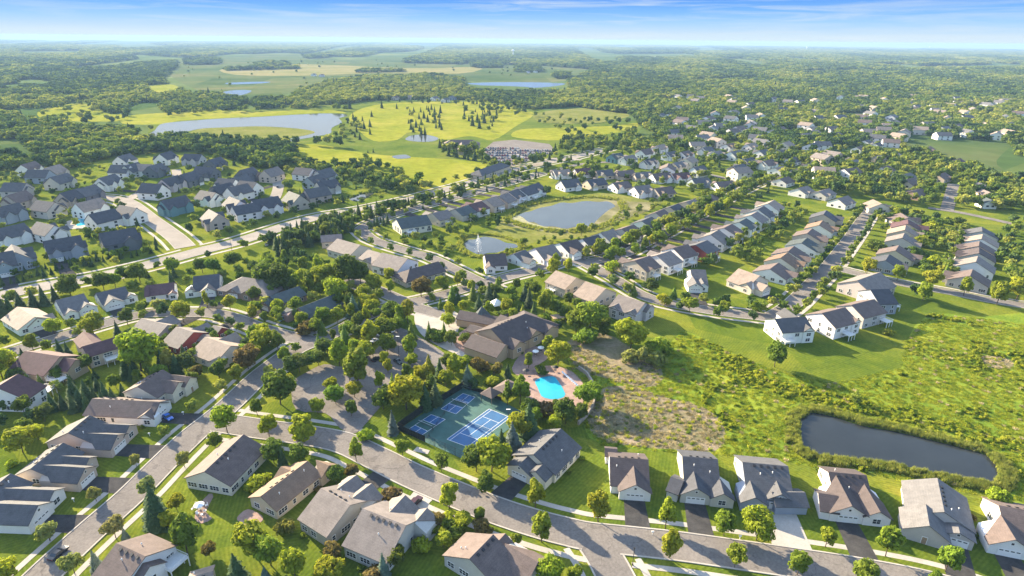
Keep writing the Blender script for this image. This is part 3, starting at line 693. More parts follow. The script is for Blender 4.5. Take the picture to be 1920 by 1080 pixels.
H('white house with tan roof and open dark garage', (65,594,32,575,25,615), 3.1, 'tan','white', 'G:66,594,9 w:87,590,6', group=G4)
H('white-gabled house with grey roof and bright side wall', (103,562,157,549,120,590), 3.1, 'grey','white', 'w:132,582,6 G:163,570,8', group=G4)
H('white house with slate roof fourth from the left edge', (178,546,233,533,194,571), 3.1, 'slate','white', 'G:212,560,8.5 w:241,548,6', group=G4)
H('white house with maroon roof and one large front gable', (272,530,326,524,272,556), 3.1, 'maroon','white', 'G:297,536,10 w:322,548,4', group=G4)
H('white house with blue-black roof and tall bare end wall', (362,518,412,513,402,545), 3.1, 'navy','white', 'w:357,538,6 G:388,539,7.5', group=G4)
H('brown brick house with a taupe hipped roof', (455,519,492,524,470,560), 3.1, 'taupe','brick', 'G:436,540,7 w:458,547,6', hips=(1,1), group=G4)
H('brick house with grey-green roof behind the light blue car', (505,551,560,532,515,575), 3.1, 'green','brick', 'G:493,563,7.5 p:508,565,6', group=G4)
H('brick house with white front gables beside the light blue car', (560,577,627,551,579,597), 3.1, 'green','brick', 'G:544,579,7 p:566,588,6', group=G4)
G5 = 'houses inside the court street bend'
H('taupe house left of the red house', (265,597,315,610,284,627), 3.3, 'taupe','greige', 'G:323,589,10', group=G5)
H('red-walled house between two taupe ones', (330,612,363,622,329,653), 3.3, 'taupe','red', 'G:389,604,8 w:416,614,7', group=G5, wings='372,624,396,628,374,640,3')
H('cream house with tan roof and small sunroom', (384,631,433,648,402,681), 3.4, 'tan','cream', 'w:395,676,5 G:442,622,9', group=G5)
# bottom right row
G6 = 'houses in the bottom right row'
H('slate-roofed house beside the tennis courts', (1052,803,1000,852,1091,840), 3.3, 'slate','cream', 'w:1004,884,7 G:972,872,9,0.5', group=G6)
H('white house with dark maroon-brown roof, leftmost of the bottom right row', (1143,856,1216,861,1131,910), 3.0, 'dbrown','white', 'G:1193,909,9.5', wings='1134,839,1158,841,1132,856,3', group=G6)
H('blue-black roofed house with two front gables and three garage bays', (1279,855,1346,861,1371,932), 3.0, 'navy','greige', 'G:1308,916,9 w:1357.5,926,7', wings='1258,893,1282,902,1259,924,3', group=G6)
H('grey-blue house with a wide three-bay garage and pale concrete drive', (1392,866,1478,874,1399,942), 3.0, 'slate','bluegrey', 'w:1417,933,7.5 H:1466,927,8.5', wings='1447,922,1510,923,1515,952,2.9', group=G6, drive='concrete')
H('white house with dark brown roof and bright blank side wall', (1553,884,1625,891,1562,934), 3.0, 'dbrown','white', 'G:1598,949,10 w:1651,960,7.5', wings='1534,924,1571,930,1540,959,2.9', hips=(0,0), group=G6)
H('grey stone house with a single long ridge facing the street', (1757.5,896,1771,960,1812,930), 3.0, 'grey','greige', 'p:1743,986,11 G:1800,1000,8,0.4', group=G6)
H('white house at the right edge with a brown roof', (1873,946,1960,962,1868,1010), 3.0, 'brown','white', 'G:1905,1012,10', group=G6)
# above the meadow
G7 = 'tall white houses above the meadow'
H('white two-storey house with slate roof, leftmost above the meadow', (1453,593,1512,589,1466,625), 5.6, 'slate','white', 'w:1517,612,6 G:1471,577,8', deck='1478,638,2.6,5,3', group=G7)
H('white two-storey house with brown roof above the meadow', (1541,586,1585,575,1569,616), 5.6, 'brown','white', 'w:1608,598,6', deck='1597,628,2.6,4,4', group=G7)
H('pale grey two-storey house with broad side wall above the meadow', (1596,571,1640,560,1639,593), 5.4, 'brown','greige', deck='1655,598,2.6,4,4', group=G7)
H('teal-trimmed slate-roofed house above the meadow', (1632,541,1668,540,1661,571), 5.4, 'navy','bluegrey', deck='1678,572,2.6,4,4', group=G7)
H('broad taupe house at the upper end of the white row', (1606,526,1651,510,1684,538), 4.6, 'taupe','greige', group=G7)
# clubhouse
CLUB = H('large brown community clubhouse with several gabled wings', (920,614,985,586,957,653), 4.6, 'dbrown','tan', 'w:1003,618,9 w:975,640,8 p:940,590,9', hips=(0,1), p=.5, Wmax=26,
  wings='885,628,948,649,936,673,3.6 881,607,935,622,875,621,3.4 862,582,945,596,894,605,3.6 945,588,968,581,950,598,3.6 992,592,1036,612,1010,622,4.0', label='large brown community clubhouse with gabled wings above the swimming pool')
t = CLUB[0]; t['category'] = 'clubhouse'; t.name = 'clubhouse'
tx, ty = CLUB[1](G(904,607))
b = MB(); b2 = MB()
for i in range(8):
    a0, a1 = math.pi/4*i, math.pi/4*(i+1)
    q = [(tx+3.1*math.cos(a), ty+3.1*math.sin(a)) for a in (a0, a1)]; r_ = [(tx+3.8*math.cos(a), ty+3.8*math.sin(a)) for a in (a0, a1)]
    b.face([(*q[0],0),(*q[1],0),(*q[1],4.6),(*q[0],4.6)]); b2.slab([(*r_[0],4.6),(*r_[1],4.6),(tx,ty,8.8)], .15)
inst('tower_wall', b.mesh('tower_wall', M['siding']), t, color=WALL['tan']); inst('tower_roof', b2.mesh('tower_roof', M['shingle']), t, color=ROOF['green'])
# single houses in the middle
G8 = 'tan-roofed houses above the clubhouse'
H('tan-roofed house leftmost of three above the clubhouse', (1042,505,1081,519,1043,537), 5.0, 'tan','beige', deck='1024,547,2.6,4,4', group=G8)
H('tan-roofed house in the middle of three above the clubhouse', (1098,527,1136,541,1090,563), 5.0, 'tan','beige', group=G8)
H('grey house with three rear gables at the street bend', (1160,549,1210,565,1144,577), 4.8, 'taupe','grey', 'w:1155,571,6 w:1184,582,6 w:1222,572,8', group=G8)
H('white-gabled grey house alone on the curved street', (1293,513,1322,514,1287,531), 3.2, 'grey','white', 'G:1306,531,8 w:1320,531,6', group='houses on the curved street')
H('large beige house with two front gables at the street corner', (1385,503,1425,517,1360,527), 3.4, 'tan','cream', 'w:1400,530,8 G:1440,535,8', group='houses on the curved street')
H('white house with dark roof nearest to the fountain pond', (908,482,948,480,905,500), 3.2, 'dbrown','white', 'w:920,498,6', group='white houses below the fountain pond')
H('white house with dark gabled roof right of the fountain pond', (963,478,985,470,968,495), 3.2, 'slate','white', 'G:1000,486,7', group='white houses below the fountain pond')
G9 = 'houses on the lower side of the middle street'
H('pinkish-roofed house at the top of the middle street', (600,436,640,433,590,456), 4.0, 'pink','taupe', group=G9)
H('taupe-roofed house second down the middle street', (632,446,676,458,628,472), 4.4, 'taupe','greige', group=G9)
H('house with twin grey gables on the middle street', (690,467,715,477,680,488), 4.4, 'taupe','greige', 'w:688,484,6', group=G9)
H('large white-sided taupe-roofed house on the middle street', (716,473,765,484,720,503), 4.6, 'taupe','white', deck='695,492,2.6,4,4', group=G9)
H('low dark-roofed house at the lower end of the middle street', (768,508,822,493,790,522), 3.1, 'dbrown','taupe', hips=(1,0), group=G9)
G10 = 'houses backing onto the fountain pond'
H('cream house with grey-green roof facing away from the spruce belt', (742,410,800,402,762,430), 4.6, 'green','cream', deck='780,440,2.6,6,4', group=G10)
ORD = 'first second third fourth fifth sixth seventh eighth ninth tenth eleventh twelfth thirteenth fourteenth fifteenth sixteenth seventeenth eighteenth'.split()
def ROW(row, anchor, dpx, L, W, hw, items, front=0, deck=0, group=None, p=.5, gab=0, along=0):
    its = items.split(); cen = [tuple(float(c) for c in it.split(',')[:2]) for it in its]
    for i, it in enumerate(its):
        q = it.split(','); u, v = float(q[0]), float(q[1]); roof, wall = q[2], q[3]
        dx_, dy_ = (float(q[4]), float(q[5])) if len(q) > 5 else dpx
        Wh = W/2*R.uniform(.95, 1.05); zr = hw+Wh*p
        C = G(u, v, zr); D = G(u+dx_, v+dy_, zr)
        if along:
            a_, c_ = G(*cen[max(i-1, 0)], zr), G(*cen[min(i+1, len(cen)-1)], zr); D = (C[0]+c_[0]-a_[0], C[1]+c_[1]-a_[1])
        th = math.atan2(D[1]-C[1], D[0]-C[0])
        if gab == 3 and i % 3 == 1: th += math.pi/2
        hw_, p_ = hw+(R.uniform(-.35,.5) if along else 0), p+R.uniform(-.05,.07)
        if along: o_ = R.uniform(-1.4,1.4); C = (C[0]-math.sin(th)*o_, C[1]+math.cos(th)*o_)
        fl = []
        Lk = L*R.uniform(.93, 1.05)
        if front and along:
            fl.append(('G', R.choice((-1,1))*Lk*.22, front*(Wh+R.uniform(1.5,4)), Lk*.5, .62)); fl.append((R.choice('wp'), R.choice((-1,1))*Lk*.25, front*(Wh+R.uniform(.4,1.2)), Lk*.34, .62))
            if deck and R.random() < .5: fl.append(('w', R.choice((-1,1))*Lk*.2, -front*(Wh+R.uniform(.6,1.6)), Lk*.42, .6))
        elif front:
            fl.append((R.choice('Gg') if hw > 5 else 'G', front*(Lk/2+2.2), R.choice((-1,1))*Wh*.42, Wh*1.05, .62))
        if gab:
            for q_ in (-1, 1): fl.append((R.choice('wwG'), q_*Lk*R.uniform(.2,.32), R.choice((-1,-1,1))*(Wh+R.uniform(.5,2)), R.uniform(5,7.5), .95))
            fl.append(('w', -R.choice((-1,1))*(Lk/2+1.5), R.uniform(-.3,.3)*Wh, 7.5, .8))
        elif not along and R.random() < .5: fl.append(('w', R.uniform(-.2,.2)*Lk, R.choice((-1,1))*(Wh+.5), 5.5, .62))
        ref = f'{ORD[i]} house from {anchor} in the {row}'
        dk = [(-2.2, 2.2, -front*(Wh+2)-1.7, -front*(Wh+2)+1.7, 2.6)] if along and deck else [(-front*Lk/2-(3.4 if front > 0 else 0)-.0, -front*Lk/2+(0 if front > 0 else 3.4), -2.4, 2.4, 2.6)] if deck and hw > 4.5 else None
        build_house(f'{ORD[i]} house of the {row}', C[0], C[1], th, Lk, Wh, hw_, p_, roof, wall, ((0,0),(0,0),(1,0),(0,1))[R.randrange(4)] if along and Lk > 30 else (0,0), fl, (), f'{WW[wall]} house with {RW[roof]} roof, {ORD[i]} from {anchor} in the {row}', group or 'houses of the '+row, dk)
ROW('pond-side row', 'the fountain pond', (26,15), 13.9, 17.5, 3.6, "1022,463,taupe,white 1068,453,dbrown,white 1104,444,navy,white 1141,434,taupe,white 1174,423,brown,greige 1210,409,slate,white 1238,396,brown,greige 1264,386,navy,beige 1292,374,taupe,beige 1330,365,brown,beige", front=-1, along=1, p=.46)
ROW('white-backed avenue row', 'the brick crossing', (27,13), 13.9, 18, 5.3, "1208,486,brown,beige 1245,474,taupe,white 1278,463,brown,white 1318,455,slate,red 1343,437,taupe,white 1368,424,brown,white 1390,412,green,white 1410,401,taupe,white 1428,391,slate,white 1447,380,tan,white", front=1, along=1, p=.46, deck=1)
ROW('beige row', 'the street corner', (28,12), 13.4, 18.5, 3.4, "1449,496,brown,white 1471,480,orange,cream 1488,466,brown,white 1505,450,green,white 1522,434,brown,beige 1536,418,orange,white 1549,399,navy,beige", front=-1, along=1, p=.46)
ROW('long right row', 'the beige gables', (30,13), 13.4, 18.5, 3.5, "1645,378,tan,cream 1695,402,brown,greige 1700,414,maroon,beige 1697,428,tan,beige 1694,443,taupe,greige 1680,464,brown,beige 1668,483,navy,bluegrey", front=1, along=1, p=.46)
ROW('short right row', 'the yellow trees', (30,12), 12.9, 18.5, 3.5, "1840,429,slate,greige 1842,443,tan,white 1832,456,brown,beige 1838,470,dbrown,greige 1832,488,taupe,white 1822,513,brown,greige", front=-1, along=1, p=.46)
ROW('pond bank row', 'the spruce belt', (-6,20), 14.4, 17.5, 4.6, "826,396,taupe,beige 866,387,green,greige 893,380,maroon,white 920,372,tan,beige 943,365,taupe,beige 962,357,slate,white 983,351,navy,white 1000,346,navy,white", front=1, along=1, p=.46, deck=1)
ROW('pond-top row', 'the pond bank row', (24,-3), 18, 15, 3.6, "1067,337,slate,white 1116,335,navy,beige 1163,340,brown,white 1203,348,taupe,white 1243,350,brown,taupe", group='houses above the large pond', p=.62, gab=1)
ROW('upper pond row', 'the golf drive', (24,-2), 18, 14, 3.3, "1052,318,tan,white 1092,316,maroon,white 1132,319,slate,beige 1172,319,brown,beige 1205,322,grey,beige 1238,325,brown,white 1275,324,maroon,white 1312,334,slate,bluegrey 1358,340,brown,white", group='houses above the large pond', p=.62, gab=1)
ROW('far village lane', 'the golf pond', (20,-4), 18, 14, 4.6, "1155,288,green,teal 1178,291,taupe,white 1210,280,brown,white 1238,271,tan,white 1258,284,slate,white 1218,298,navy,white 1272,303,grey,beige 1310,312,slate,white 1285,283,brown,white 1325,275,slate,white 1345,283,taupe,white 1368,268,orange,white 1378,283,grey,white 1408,268,tan,white 1430,280,slate,white 1403,296,navy,greige 1385,308,slate,grey 1440,300,brown,white", p=.62, gab=1)
ROW('tree-shaded suburb', 'the village lane', (22,-6), 18, 15, 3.6, "1462,282,slate,white 1485,295,navy,white 1460,312,tan,white 1520,305,brown,beige 1470,332,brown,white 1505,350,taupe,white 1545,355,taupe,greige 1580,370,taupe,white 1600,300,grey,white 1645,292,tan,beige 1680,288,tan,beige 1660,312,brown,white 1700,325,grey,bluegrey 1705,335,brown,beige 1765,325,brown,beige 1740,275,orange,beige 1795,298,maroon,white 1718,355,brown,brick")
ROW('parking street terrace', 'the parked cars', (20,8), 13, 10, 4.5, "1842,345,navy,bluegrey 1850,358,pink,beige 1852,372,green,white")
ROW('deep woods suburb', 'the pale right field', (20,-5), 15, 12, 4.6, "1625,262,slate,white 1645,268,slate,white 1610,275,brown,white 1590,232,tan,beige 1680,226,tan,white 1668,222,brown,white 1705,232,brown,beige 1500,222,taupe,white 1570,248,brown,white 1450,228,tan,white 1465,238,brown,beige 1240,212,navy,white 1255,213,slate,white 1362,205,brown,white 1660,207,tan,beige 1845,178,pink,beige 1850,187,tan,white")
ROW('left village front line', 'the left edge', (30,-5), 19, 14.5, 5.3, "-18,478,slate,bluegrey 25,466,slate,bluegrey 116,447,navy,bluegrey 220,433,navy,dark 400,397,slate,taupe 458,382,navy,white 497,372,navy,white 552,363,green,taupe 592,352,slate,taupe 612,338,navy,greige 440,372,navy,white", p=.78, gab=3)
ROW('left village middle line', 'the left edge', (26,-6), 19, 14.5, 5.3, "12,425,slate,white 85,418,slate,white 190,396,navy,white 10,386,slate,bluegrey 85,376,slate,greige 165,376,tan,white 325,372,navy,teal 390,358,navy,white 445,348,slate,white 415,345,navy,dark 240,388,slate,white", p=.78, gab=3)
ROW('left village inner line', 'the left edge', (25,-7), 19, 14.5, 5.3, "30,362,brown,taupe 28,342,slate,greige 160,350,slate,dark 200,330,slate,white 285,345,navy,white 318,332,navy,grey 352,324,navy,dark 385,312,navy,dark 448,330,slate,greige 508,316,taupe,beige 570,314,navy,white 607,318,slate,grey 590,328,slate,bluegrey 425,335,slate,white 130,358,navy,taupe", p=.78, gab=3)
ROW('left village back line', 'the left woods', (22,-6), 19, 14.5, 5.3, "52,305,brown,white 72,319,slate,bluegrey 98,312,tan,greige 110,328,slate,greige 226,310,slate,white 232,290,slate,white 246,308,navy,grey 268,307,tan,white 290,308,slate,dark 310,286,navy,white 362,289,navy,grey 402,296,navy,dark 462,316,slate,dark 465,340,navy,white", p=.78, gab=3)
# houses at the golf course
H('wide stone golf clubhouse with a brown hipped roof', (845,262,885,262,850,275), 5.5, 'brown','beige', 'w:865,276,9', hips=(1,1), label='wide stone golf clubhouse beside the crowded car park')
H('long grey barn at the end of the fairway', (898,322,938,308,905,330), 3.4, 'slate','beige', '', hips=(1,1))
ROW('far wood-edge line', 'the golf spruces', (20,-2), 16, 12, 5.0, "742,180,brown,beige 770,179,tan,beige 815,181,grey,white 848,180,grey,bluegrey 835,184,slate,white")

ROW('far farmstead', 'the hay strip', (10,-1), 20, 12, 5, "588,138,grey,white 603,139,maroon,white 990,133,grey,white 1004,132,slate,white")
ROW('warehouse strip', 'the right horizon', (30,1), 120, 50, 10, "1895,113,tan,white 1850,108,tan,white 1655,98,tan,white 1570,104,tan,white", p=.12)

# more roofs among the trees of the far right
FARH = []
for i in range(900):
    if len(FARH) >= 115: break
    u, v = R.uniform(1250, 1915), 186+150*R.random()**1.3
    if v > 262-.0*u and u > 1700 and v < 335: continue
    x, y = G(u, v)
    if any(math.hypot(x-h['x'], y-h['y']) < 26 for h in HOUSES): continue
    roof, wall = R.choice((('tan','white'), ('brown','white'), ('taupe','beige'), ('grey','white'), ('slate','white'), ('tan','cream')))
    h = build_house('house in the right woods', x, y, R.uniform(0, 3.14), 19, 8, R.uniform(5.5, 7.5), .5, roof, wall, label=f'small {RW[roof]} roofed {WW[wall]} house glimpsed among the far right trees', group=f'{RW[roof]} {WW[wall]} houses among the far right trees', short='far right woods house')
    FARH.append((x, y))
# ------------------------------------------------------------------ trees
def lobe(b, c, r, rz, rnd, seg=7, ring=5):
    n0 = len(b.v)
    for i in range(ring+1):
        ph = math.pi*i/ring
        for j in range(seg):
            t = 2*math.pi*j/seg; k = r*rnd.uniform(.82, 1.12)
            b.v.append((c[0]+k*math.sin(ph)*math.cos(t), c[1]+k*math.sin(ph)*math.sin(t), c[2]+rz*math.cos(ph)*rnd.uniform(.9,1.1)))
    for i in range(ring):
        for j in range(seg):
            q = n0+i*seg+j; p = n0+i*seg+(j+1) % seg
            b.f.append((q, q+seg, p+seg, p)); b.m.append(0)
def leafq(b, p, nrm, s, rnd):
    n = Vector(nrm)+Vector((rnd.uniform(-.7,.7), rnd.uniform(-.7,.7), rnd.uniform(-.5,.8)))
    if n.length < .01: n = Vector((0,0,1))
    n.normalize(); a = n.orthogonal().normalized(); t = rnd.uniform(0, 6.28)
    u = (a*math.cos(t)+n.cross(a)*math.sin(t)); w = n.cross(u)
    l = s*rnd.uniform(.7, 1.35); k = l*rnd.uniform(.5, .8); P = Vector(p)
    b.face([P-u*l, P-w*k, P+u*l, P+w*k])
def crown(kind, n, seed, s=.05, name='crown', m='leaf', inner=.62):
    rnd = random.Random(seed); b = MB(); L = []
    if kind in ('spruce', 'far_spruce'):
        lv = 13 if kind == 'spruce' else 7
        wid = rnd.uniform(.25, .31)
        for i in range(lv):
            t = i/(lv-1); z = .06+.9*t; r = wid*(1-t)**.85+.012; nb = max(5, int((17 if kind == 'spruce' else 9)*(1-t)+4))
            # a ragged skirt of boughs
            for j in range(nb):
                a = 6.283*(j+rnd.random()*.6)/nb+i; rr_ = r*rnd.uniform(.72, 1.18); dz = rnd.uniform(.02, .07)*(1-t*.5)
                ca, sa = math.cos(a), math.sin(a); wv = r*rnd.uniform(.3, .5)
                b.face([(0,0,z+.05), (ca*rr_*.6-sa*wv, sa*rr_*.6+ca*wv, z-dz*.2), (ca*rr_, sa*rr_, z-dz), (ca*rr_*.6+sa*wv, sa*rr_*.6-ca*wv, z-dz*.2)])
                if kind == 'spruce':
                    for _ in range(3):
                        q = rnd.uniform(.35, 1); leafq(b, (ca*rr_*q+rnd.uniform(-.02,.02), sa*rr_*q+rnd.uniform(-.02,.02), z-dz*q+rnd.uniform(-.01,.02)), (ca, sa, .5), .022, rnd)
        n0 = len(b.v); b.tube((0,0,.05), (0,0,.93), wid*.62, .01, 8)
        return b.mesh(name, M[m], fix=False)
    if kind == 'round': cz, rx, rz, nl = .56, .31, .41, 12
    elif kind == 'oval': cz, rx, rz, nl = .54, .235, .43, 12
    elif kind == 'broad': cz, rx, rz, nl = .54, .37, .42, 16
    elif kind == 'shrub': cz, rx, rz, nl = .42, .55, .5, 8
    elif kind == 'column': cz, rx, rz, nl = .52, .15, .46, 8
    else: cz, rx, rz, nl = .53, .42, .42, 7          # far
    L.append(((0,0,cz), rx*.66, rz*.74))
    for i in range(nl):
        a = 6.283*(i*.618+rnd.random()*.15); zz = rnd.uniform(-.75, .8); q = math.sqrt(max(0, 1-zz*zz))
        if kind == 'oval' and zz > .3: q *= .75
        k = rnd.uniform(.5, .86)
        L.append(((rx*q*k*math.cos(a), rx*q*k*math.sin(a), cz+rz*zz*.68), rx*rnd.uniform(.26, .5), rz*rnd.uniform(.2, .4)))
    for c, r, h in L: lobe(b, c, r*inner, h*inner, rnd, 6 if kind == 'far' else 7, 4 if kind == 'far' else 5)
    wts = [r*r for _, r, _ in L]
    for _ in range(n):
        c, r, h = rnd.choices(L, wts)[0]
        z = rnd.uniform(-.85, 1); a = rnd.uniform(0, 6.283); q = math.sqrt(1-z*z); k = rnd.uniform(.8, 1.12)
        d = (q*math.cos(a), q*math.sin(a), z)
        leafq(b, (c[0]+r*k*d[0], c[1]+r*k*d[1], c[2]+h*k*d[2]), d, s, rnd)
    return b.mesh(name, M[m], fix=False)
def trunk(kind, seed):
    rnd = random.Random(seed); b = MB()
    if kind == 'spruce': b.tube((0,0,-.01), (0,0,.16), .022, .018, 7)
    else:
        x, y = rnd.uniform(-.02,.02), rnd.uniform(-.02,.02)
        b.tube((0,0,-.01), (x,y,.34), .016, .012, 7); b.tube((x,y,.34), (x*.5,y*.5,.7), .016, .006, 6)
        for i in range(5):
            a = 1.257*i+rnd.random(); z = rnd.uniform(.26,.42); b.tube((x,y,z), (x+.2*math.cos(a), y+.2*math.sin(a), z+.24), .010, .003, 5)
    return b.mesh('trunk', M['bark'])
KIND = dict(r='round', o='oval', b='broad', s='spruce', p='spruce', c='column', h='shrub')
CR = {}; TR = {}
def crown_mesh(k):
    if k not in CR:
        n, s = dict(round=(1300,.046), oval=(1200,.042), broad=(1900,.042), spruce=(0,0), column=(700,.036), shrub=(520,.085))[k]
        CR[k] = [crown(k, n, 100+i*7+len(k), s, 'crown', 'needle' if k == 'spruce' else 'leaf') for i in range(4 if k in ('round','oval','broad') else 3)]
        TR[k] = [trunk(k, i) for i in range(3)]
    return CR[k]
TINT = dict(y=(.29,.315,.03), g=(.17,.23,.032), d=(.08,.12,.03), m=(.15,.08,.055), n=(.065,.105,.045), p=(.13,.175,.15), k=(.10,.15,.033), w=(.25,.255,.10), e=(.27,.22,.06))
TREES = []; SHRUBS = []
def add_tree(x, y, h, k, tint): TREES.append([x, y, h, k, tint])
def T(s):
    """base x, base y, top y in the photograph, kind+tint"""
    for it in s.split():
        q = it.split(','); x, y = G(float(q[0]), float(q[1])); h = min(22, height_to(x, y, float(q[2])))
        add_tree(x, y, h, q[3][0], q[3][1:] or 'g')
# lower left
T("""427,812,757,ry 505,819,772,ry 571,830,776,ry 405,841,808,bk 483,779,747,rd 526,758,690,bd 362,771,748,rw 308,819,796,rw 346,876,843,rw 256,875,848,rw 181,940,911,rw 279,931,893,rw
217,1008,967,rw 94,1014,977,rw 140,1075,1035,rw 14,1096,1046,by 298,985,902,sn 183,1068,1030,pp 238,1017,988,pp 447,1092,1036,sn 500,1095,1060,pp 332,957,925,by 319,992,956,by 352,1040,962,og
479,1044,977,ry 508,1060,999,rg 553,1085,1022,ry 620,1094,1049,by 626,1050,1018,bm 393,1042,1017,bm 537,994,973,he 485,918,886,hy 530,872,838,sn 514,868,823,bk 562,868,829,bk 631,907,872,bk
668,866,819,oy 842,953,899,oy 900,980,946,og 1015,1016,952,og 1004,953,895,oy 1121,978,910,oy 755,855,821,rg 828,885,851,rd 911,924,884,rd 686,822,801,hy 1247,991,931,oy 1254,1047,987,oy
737,812,768,pp 960,842,790,pp 940,848,803,sn 893,884,832,bd 922,884,815,by 976,822,770,by 991,818,753,sn 1040,808,777,by 1060,795,745,bd 1018,780,752,hm 1100,760,712,bg 951,760,706,cd 975,758,701,og
719,767,722,rd 762,768,698,by 798,768,715,sn 817,758,712,sn 660,895,868,bm 734,938,911,hm 822,990,958,bm 839,988,962,hy 868,990,958,by 905,999,975,hm 832,1027,997,ry 968,1024,998,rg 1034,1090,1045,by
1078,1090,1060,by 720,1082,1036,pp 743,1062,1022,bd 702,1092,1064,hm 790,1029,1003,hy 812,1000,980,hg 850,1002,978,hd""")
# bottom right
T("""1357,1004,961,rg 1418,1013,949,by 1547,1026,983,oy 1660,1043,987,rg 1772,1072,1020,rg 1377,1065,1020,rg 1494,1078,1028,rg 1617,1094,1043,rg 1868,955,918,by 1603,757,733,bk 1752,1098,1070,rg""")
# left rows
T("""8,592,550,sn 20,588,553,sn 41,582,544,sn 65,575,540,sn 85,573,533,sn 104,563,533,sn 134,556,511,bd 195,544,504,bk 217,540,508,bg 232,527,497,bd 263,530,489,bk 322,530,504,sn 325,512,481,bg 380,512,479,bd 402,514,480,bk 440,504,468,bd 295,505,488,rg 360,520,500,bm 418,525,503,bm
240,610,574,rd 104,627,593,by 178,632,581,by 222,630,600,sn 307,594,566,rd 344,604,557,by 389,578,540,cy 432,582,549,ry 412,608,586,rk 451,622,601,rk 475,598,569,ry 264,588,563,rg 300,578,557,hw
64,660,621,og 90,662,632,oy 115,670,634,sn 5,710,650,by 130,672,640,sn 265,695,611,by 305,690,655,sn 318,698,652,oe 333,702,660,sn 255,705,667,pn 238,708,668,pn 250,712,680,pn 140,748,700,sn 165,752,710,sn 200,754,712,sn 215,762,725,sn 108,757,732,sg 180,758,722,sn 152,760,725,sn 232,745,715,sn
370,710,682,bm 447,717,678,oy 415,735,710,rw 350,695,660,bn 466,692,645,bm 345,670,645,sn 43,848,795,by 72,824,792,by 23,874,860,hy 100,770,733,sn 120,767,735,sn 140,773,735,sn 165,770,730,sn 195,765,728,sn 85,790,755,bn 60,790,765,bn
490,640,603,by 505,650,612,og 476,645,605,og 10,770,745,bn""")
# centre
T("""525,548,488,bd 497,542,485,bk 570,515,477,og 580,548,503,og 597,515,474,oy 610,532,490,by 545,550,515,bk 630,568,518,by 655,535,472,bd 640,520,480,bd 677,534,486,bd 680,564,530,by 707,567,538,rg 702,548,510,by 730,525,498,by 733,550,518,oy 790,557,516,bm 803,553,533,rg 835,547,531,rg 866,527,504,rd 872,541,521,rd
848,567,533,sg 859,570,543,sn 887,562,530,sg 917,571,528,sn 928,568,538,sn 933,543,517,sg 898,580,550,sn 826,579,556,sg 843,596,564,by 870,588,560,by 842,613,585,by 918,592,561,rg 948,586,556,by 960,572,548,rg 660,599,564,oy 664,594,551,pp 697,590,558,by 687,608,570,oy 675,592,560,sn
605,627,597,sg 575,624,597,hm 695,652,592,oy 722,638,592,bd 672,635,605,bn 648,648,607,sg 752,610,565,og 765,606,554,oy 772,637,603,sg 637,687,628,oy 600,664,625,sg 615,668,630,bn 727,662,622,bg 767,670,624,oy 805,634,602,sg 833,634,602,sg 847,648,618,bk 672,722,643,og 721,686,654,oy 728,700,668,oy 665,745,714,by 630,758,718,bg 620,732,705,by
790,724,680,by 775,740,700,by 825,712,670,sn 850,710,660,oy 877,724,681,pp 890,730,708,bn 895,700,668,bm 905,695,672,hm 932,706,677,bm 952,707,680,sn 922,722,703,hy 492,658,614,by 522,658,616,og 535,683,644,oy 548,702,665,bn 562,698,660,bn 578,692,657,bn 597,685,652,bn 507,708,684,rg 555,660,640,bn 812,635,612,hd 822,640,618,hd 870,640,622,hd
1037,518,479,oy 1065,512,479,oy 1014,524,501,rg 967,546,519,rd 1112,524,498,rd 1147,509,487,hy 1181,529,506,rd 1149,537,514,rd 1187,555,528,sg 1222,549,519,rd 1245,572,548,hy 1263,559,534,sg 1292,586,553,rg 1318,570,549,rg 1355,592,561,rg 1360,571,549,rg 1405,572,549,rg 1416,590,563,rg 1020,590,540,og 992,576,536,sn 984,562,530,sn 1045,590,560,bk 1080,624,574,bg 1105,624,561,bg 1097,643,612,hg 1060,600,570,bd
1182,655,592,by 1238,658,628,hy 1182,678,650,hw 1203,684,645,ow 1231,684,654,hw 1028,662,624,oy 1046,684,634,by 991,690,656,og 1015,702,684,hd 1022,602,584,hg 1452,688,638,bk 1590,497,478,rd 1526,514,497,rg 1509,529,507,rg 1490,552,529,rg 1466,582,560,rg 1564,529,506,rd 1568,512,496,hy 1539,558,537,rd 1546,550,534,rd 1511,577,555,rg 1625,514,481,by 1681,527,493,by 1730,564,526,by 1745,540,501,by 1770,524,493,sg 1756,510,491,sg 1806,555,513,oy 1868,572,520,oy 1905,562,515,by 1665,628,615,hy 1715,555,530,bk 1640,470,448,hd""")
# the avenue
T("""1125,480,444,rg 1152,472,441,oy 1146,490,457,rg 1182,460,439,rg 1212,450,419,rg 1232,440,417,ry 1237,464,429,rg 1250,432,401,ry 1257,447,419,rg 1267,422,404,rg 1285,414,387,ry 1300,404,381,ry 1312,397,374,rg 1328,387,364,ry 1347,380,354,ry 1287,432,406,rg 1301,424,401,ry 1314,414,391,rg 1329,410,381,ry 1345,402,377,rg 1362,397,366,ry 1371,382,356,rg 1386,382,359,rg 1395,372,356,ry 1393,357,331,by 1407,350,329,by 1425,354,331,by 1196,364,339,by 1277,352,336,by 1240,344,331,by 1312,357,341,by 1175,337,324,by 1025,367,346,rg 1090,442,416,by 1112,437,416,bg 1042,499,470,oy 1035,510,482,oy 1102,479,456,oy 1205,474,459,rg 1335,498,472,by 1322,502,478,by 1442,515,500,hg""")
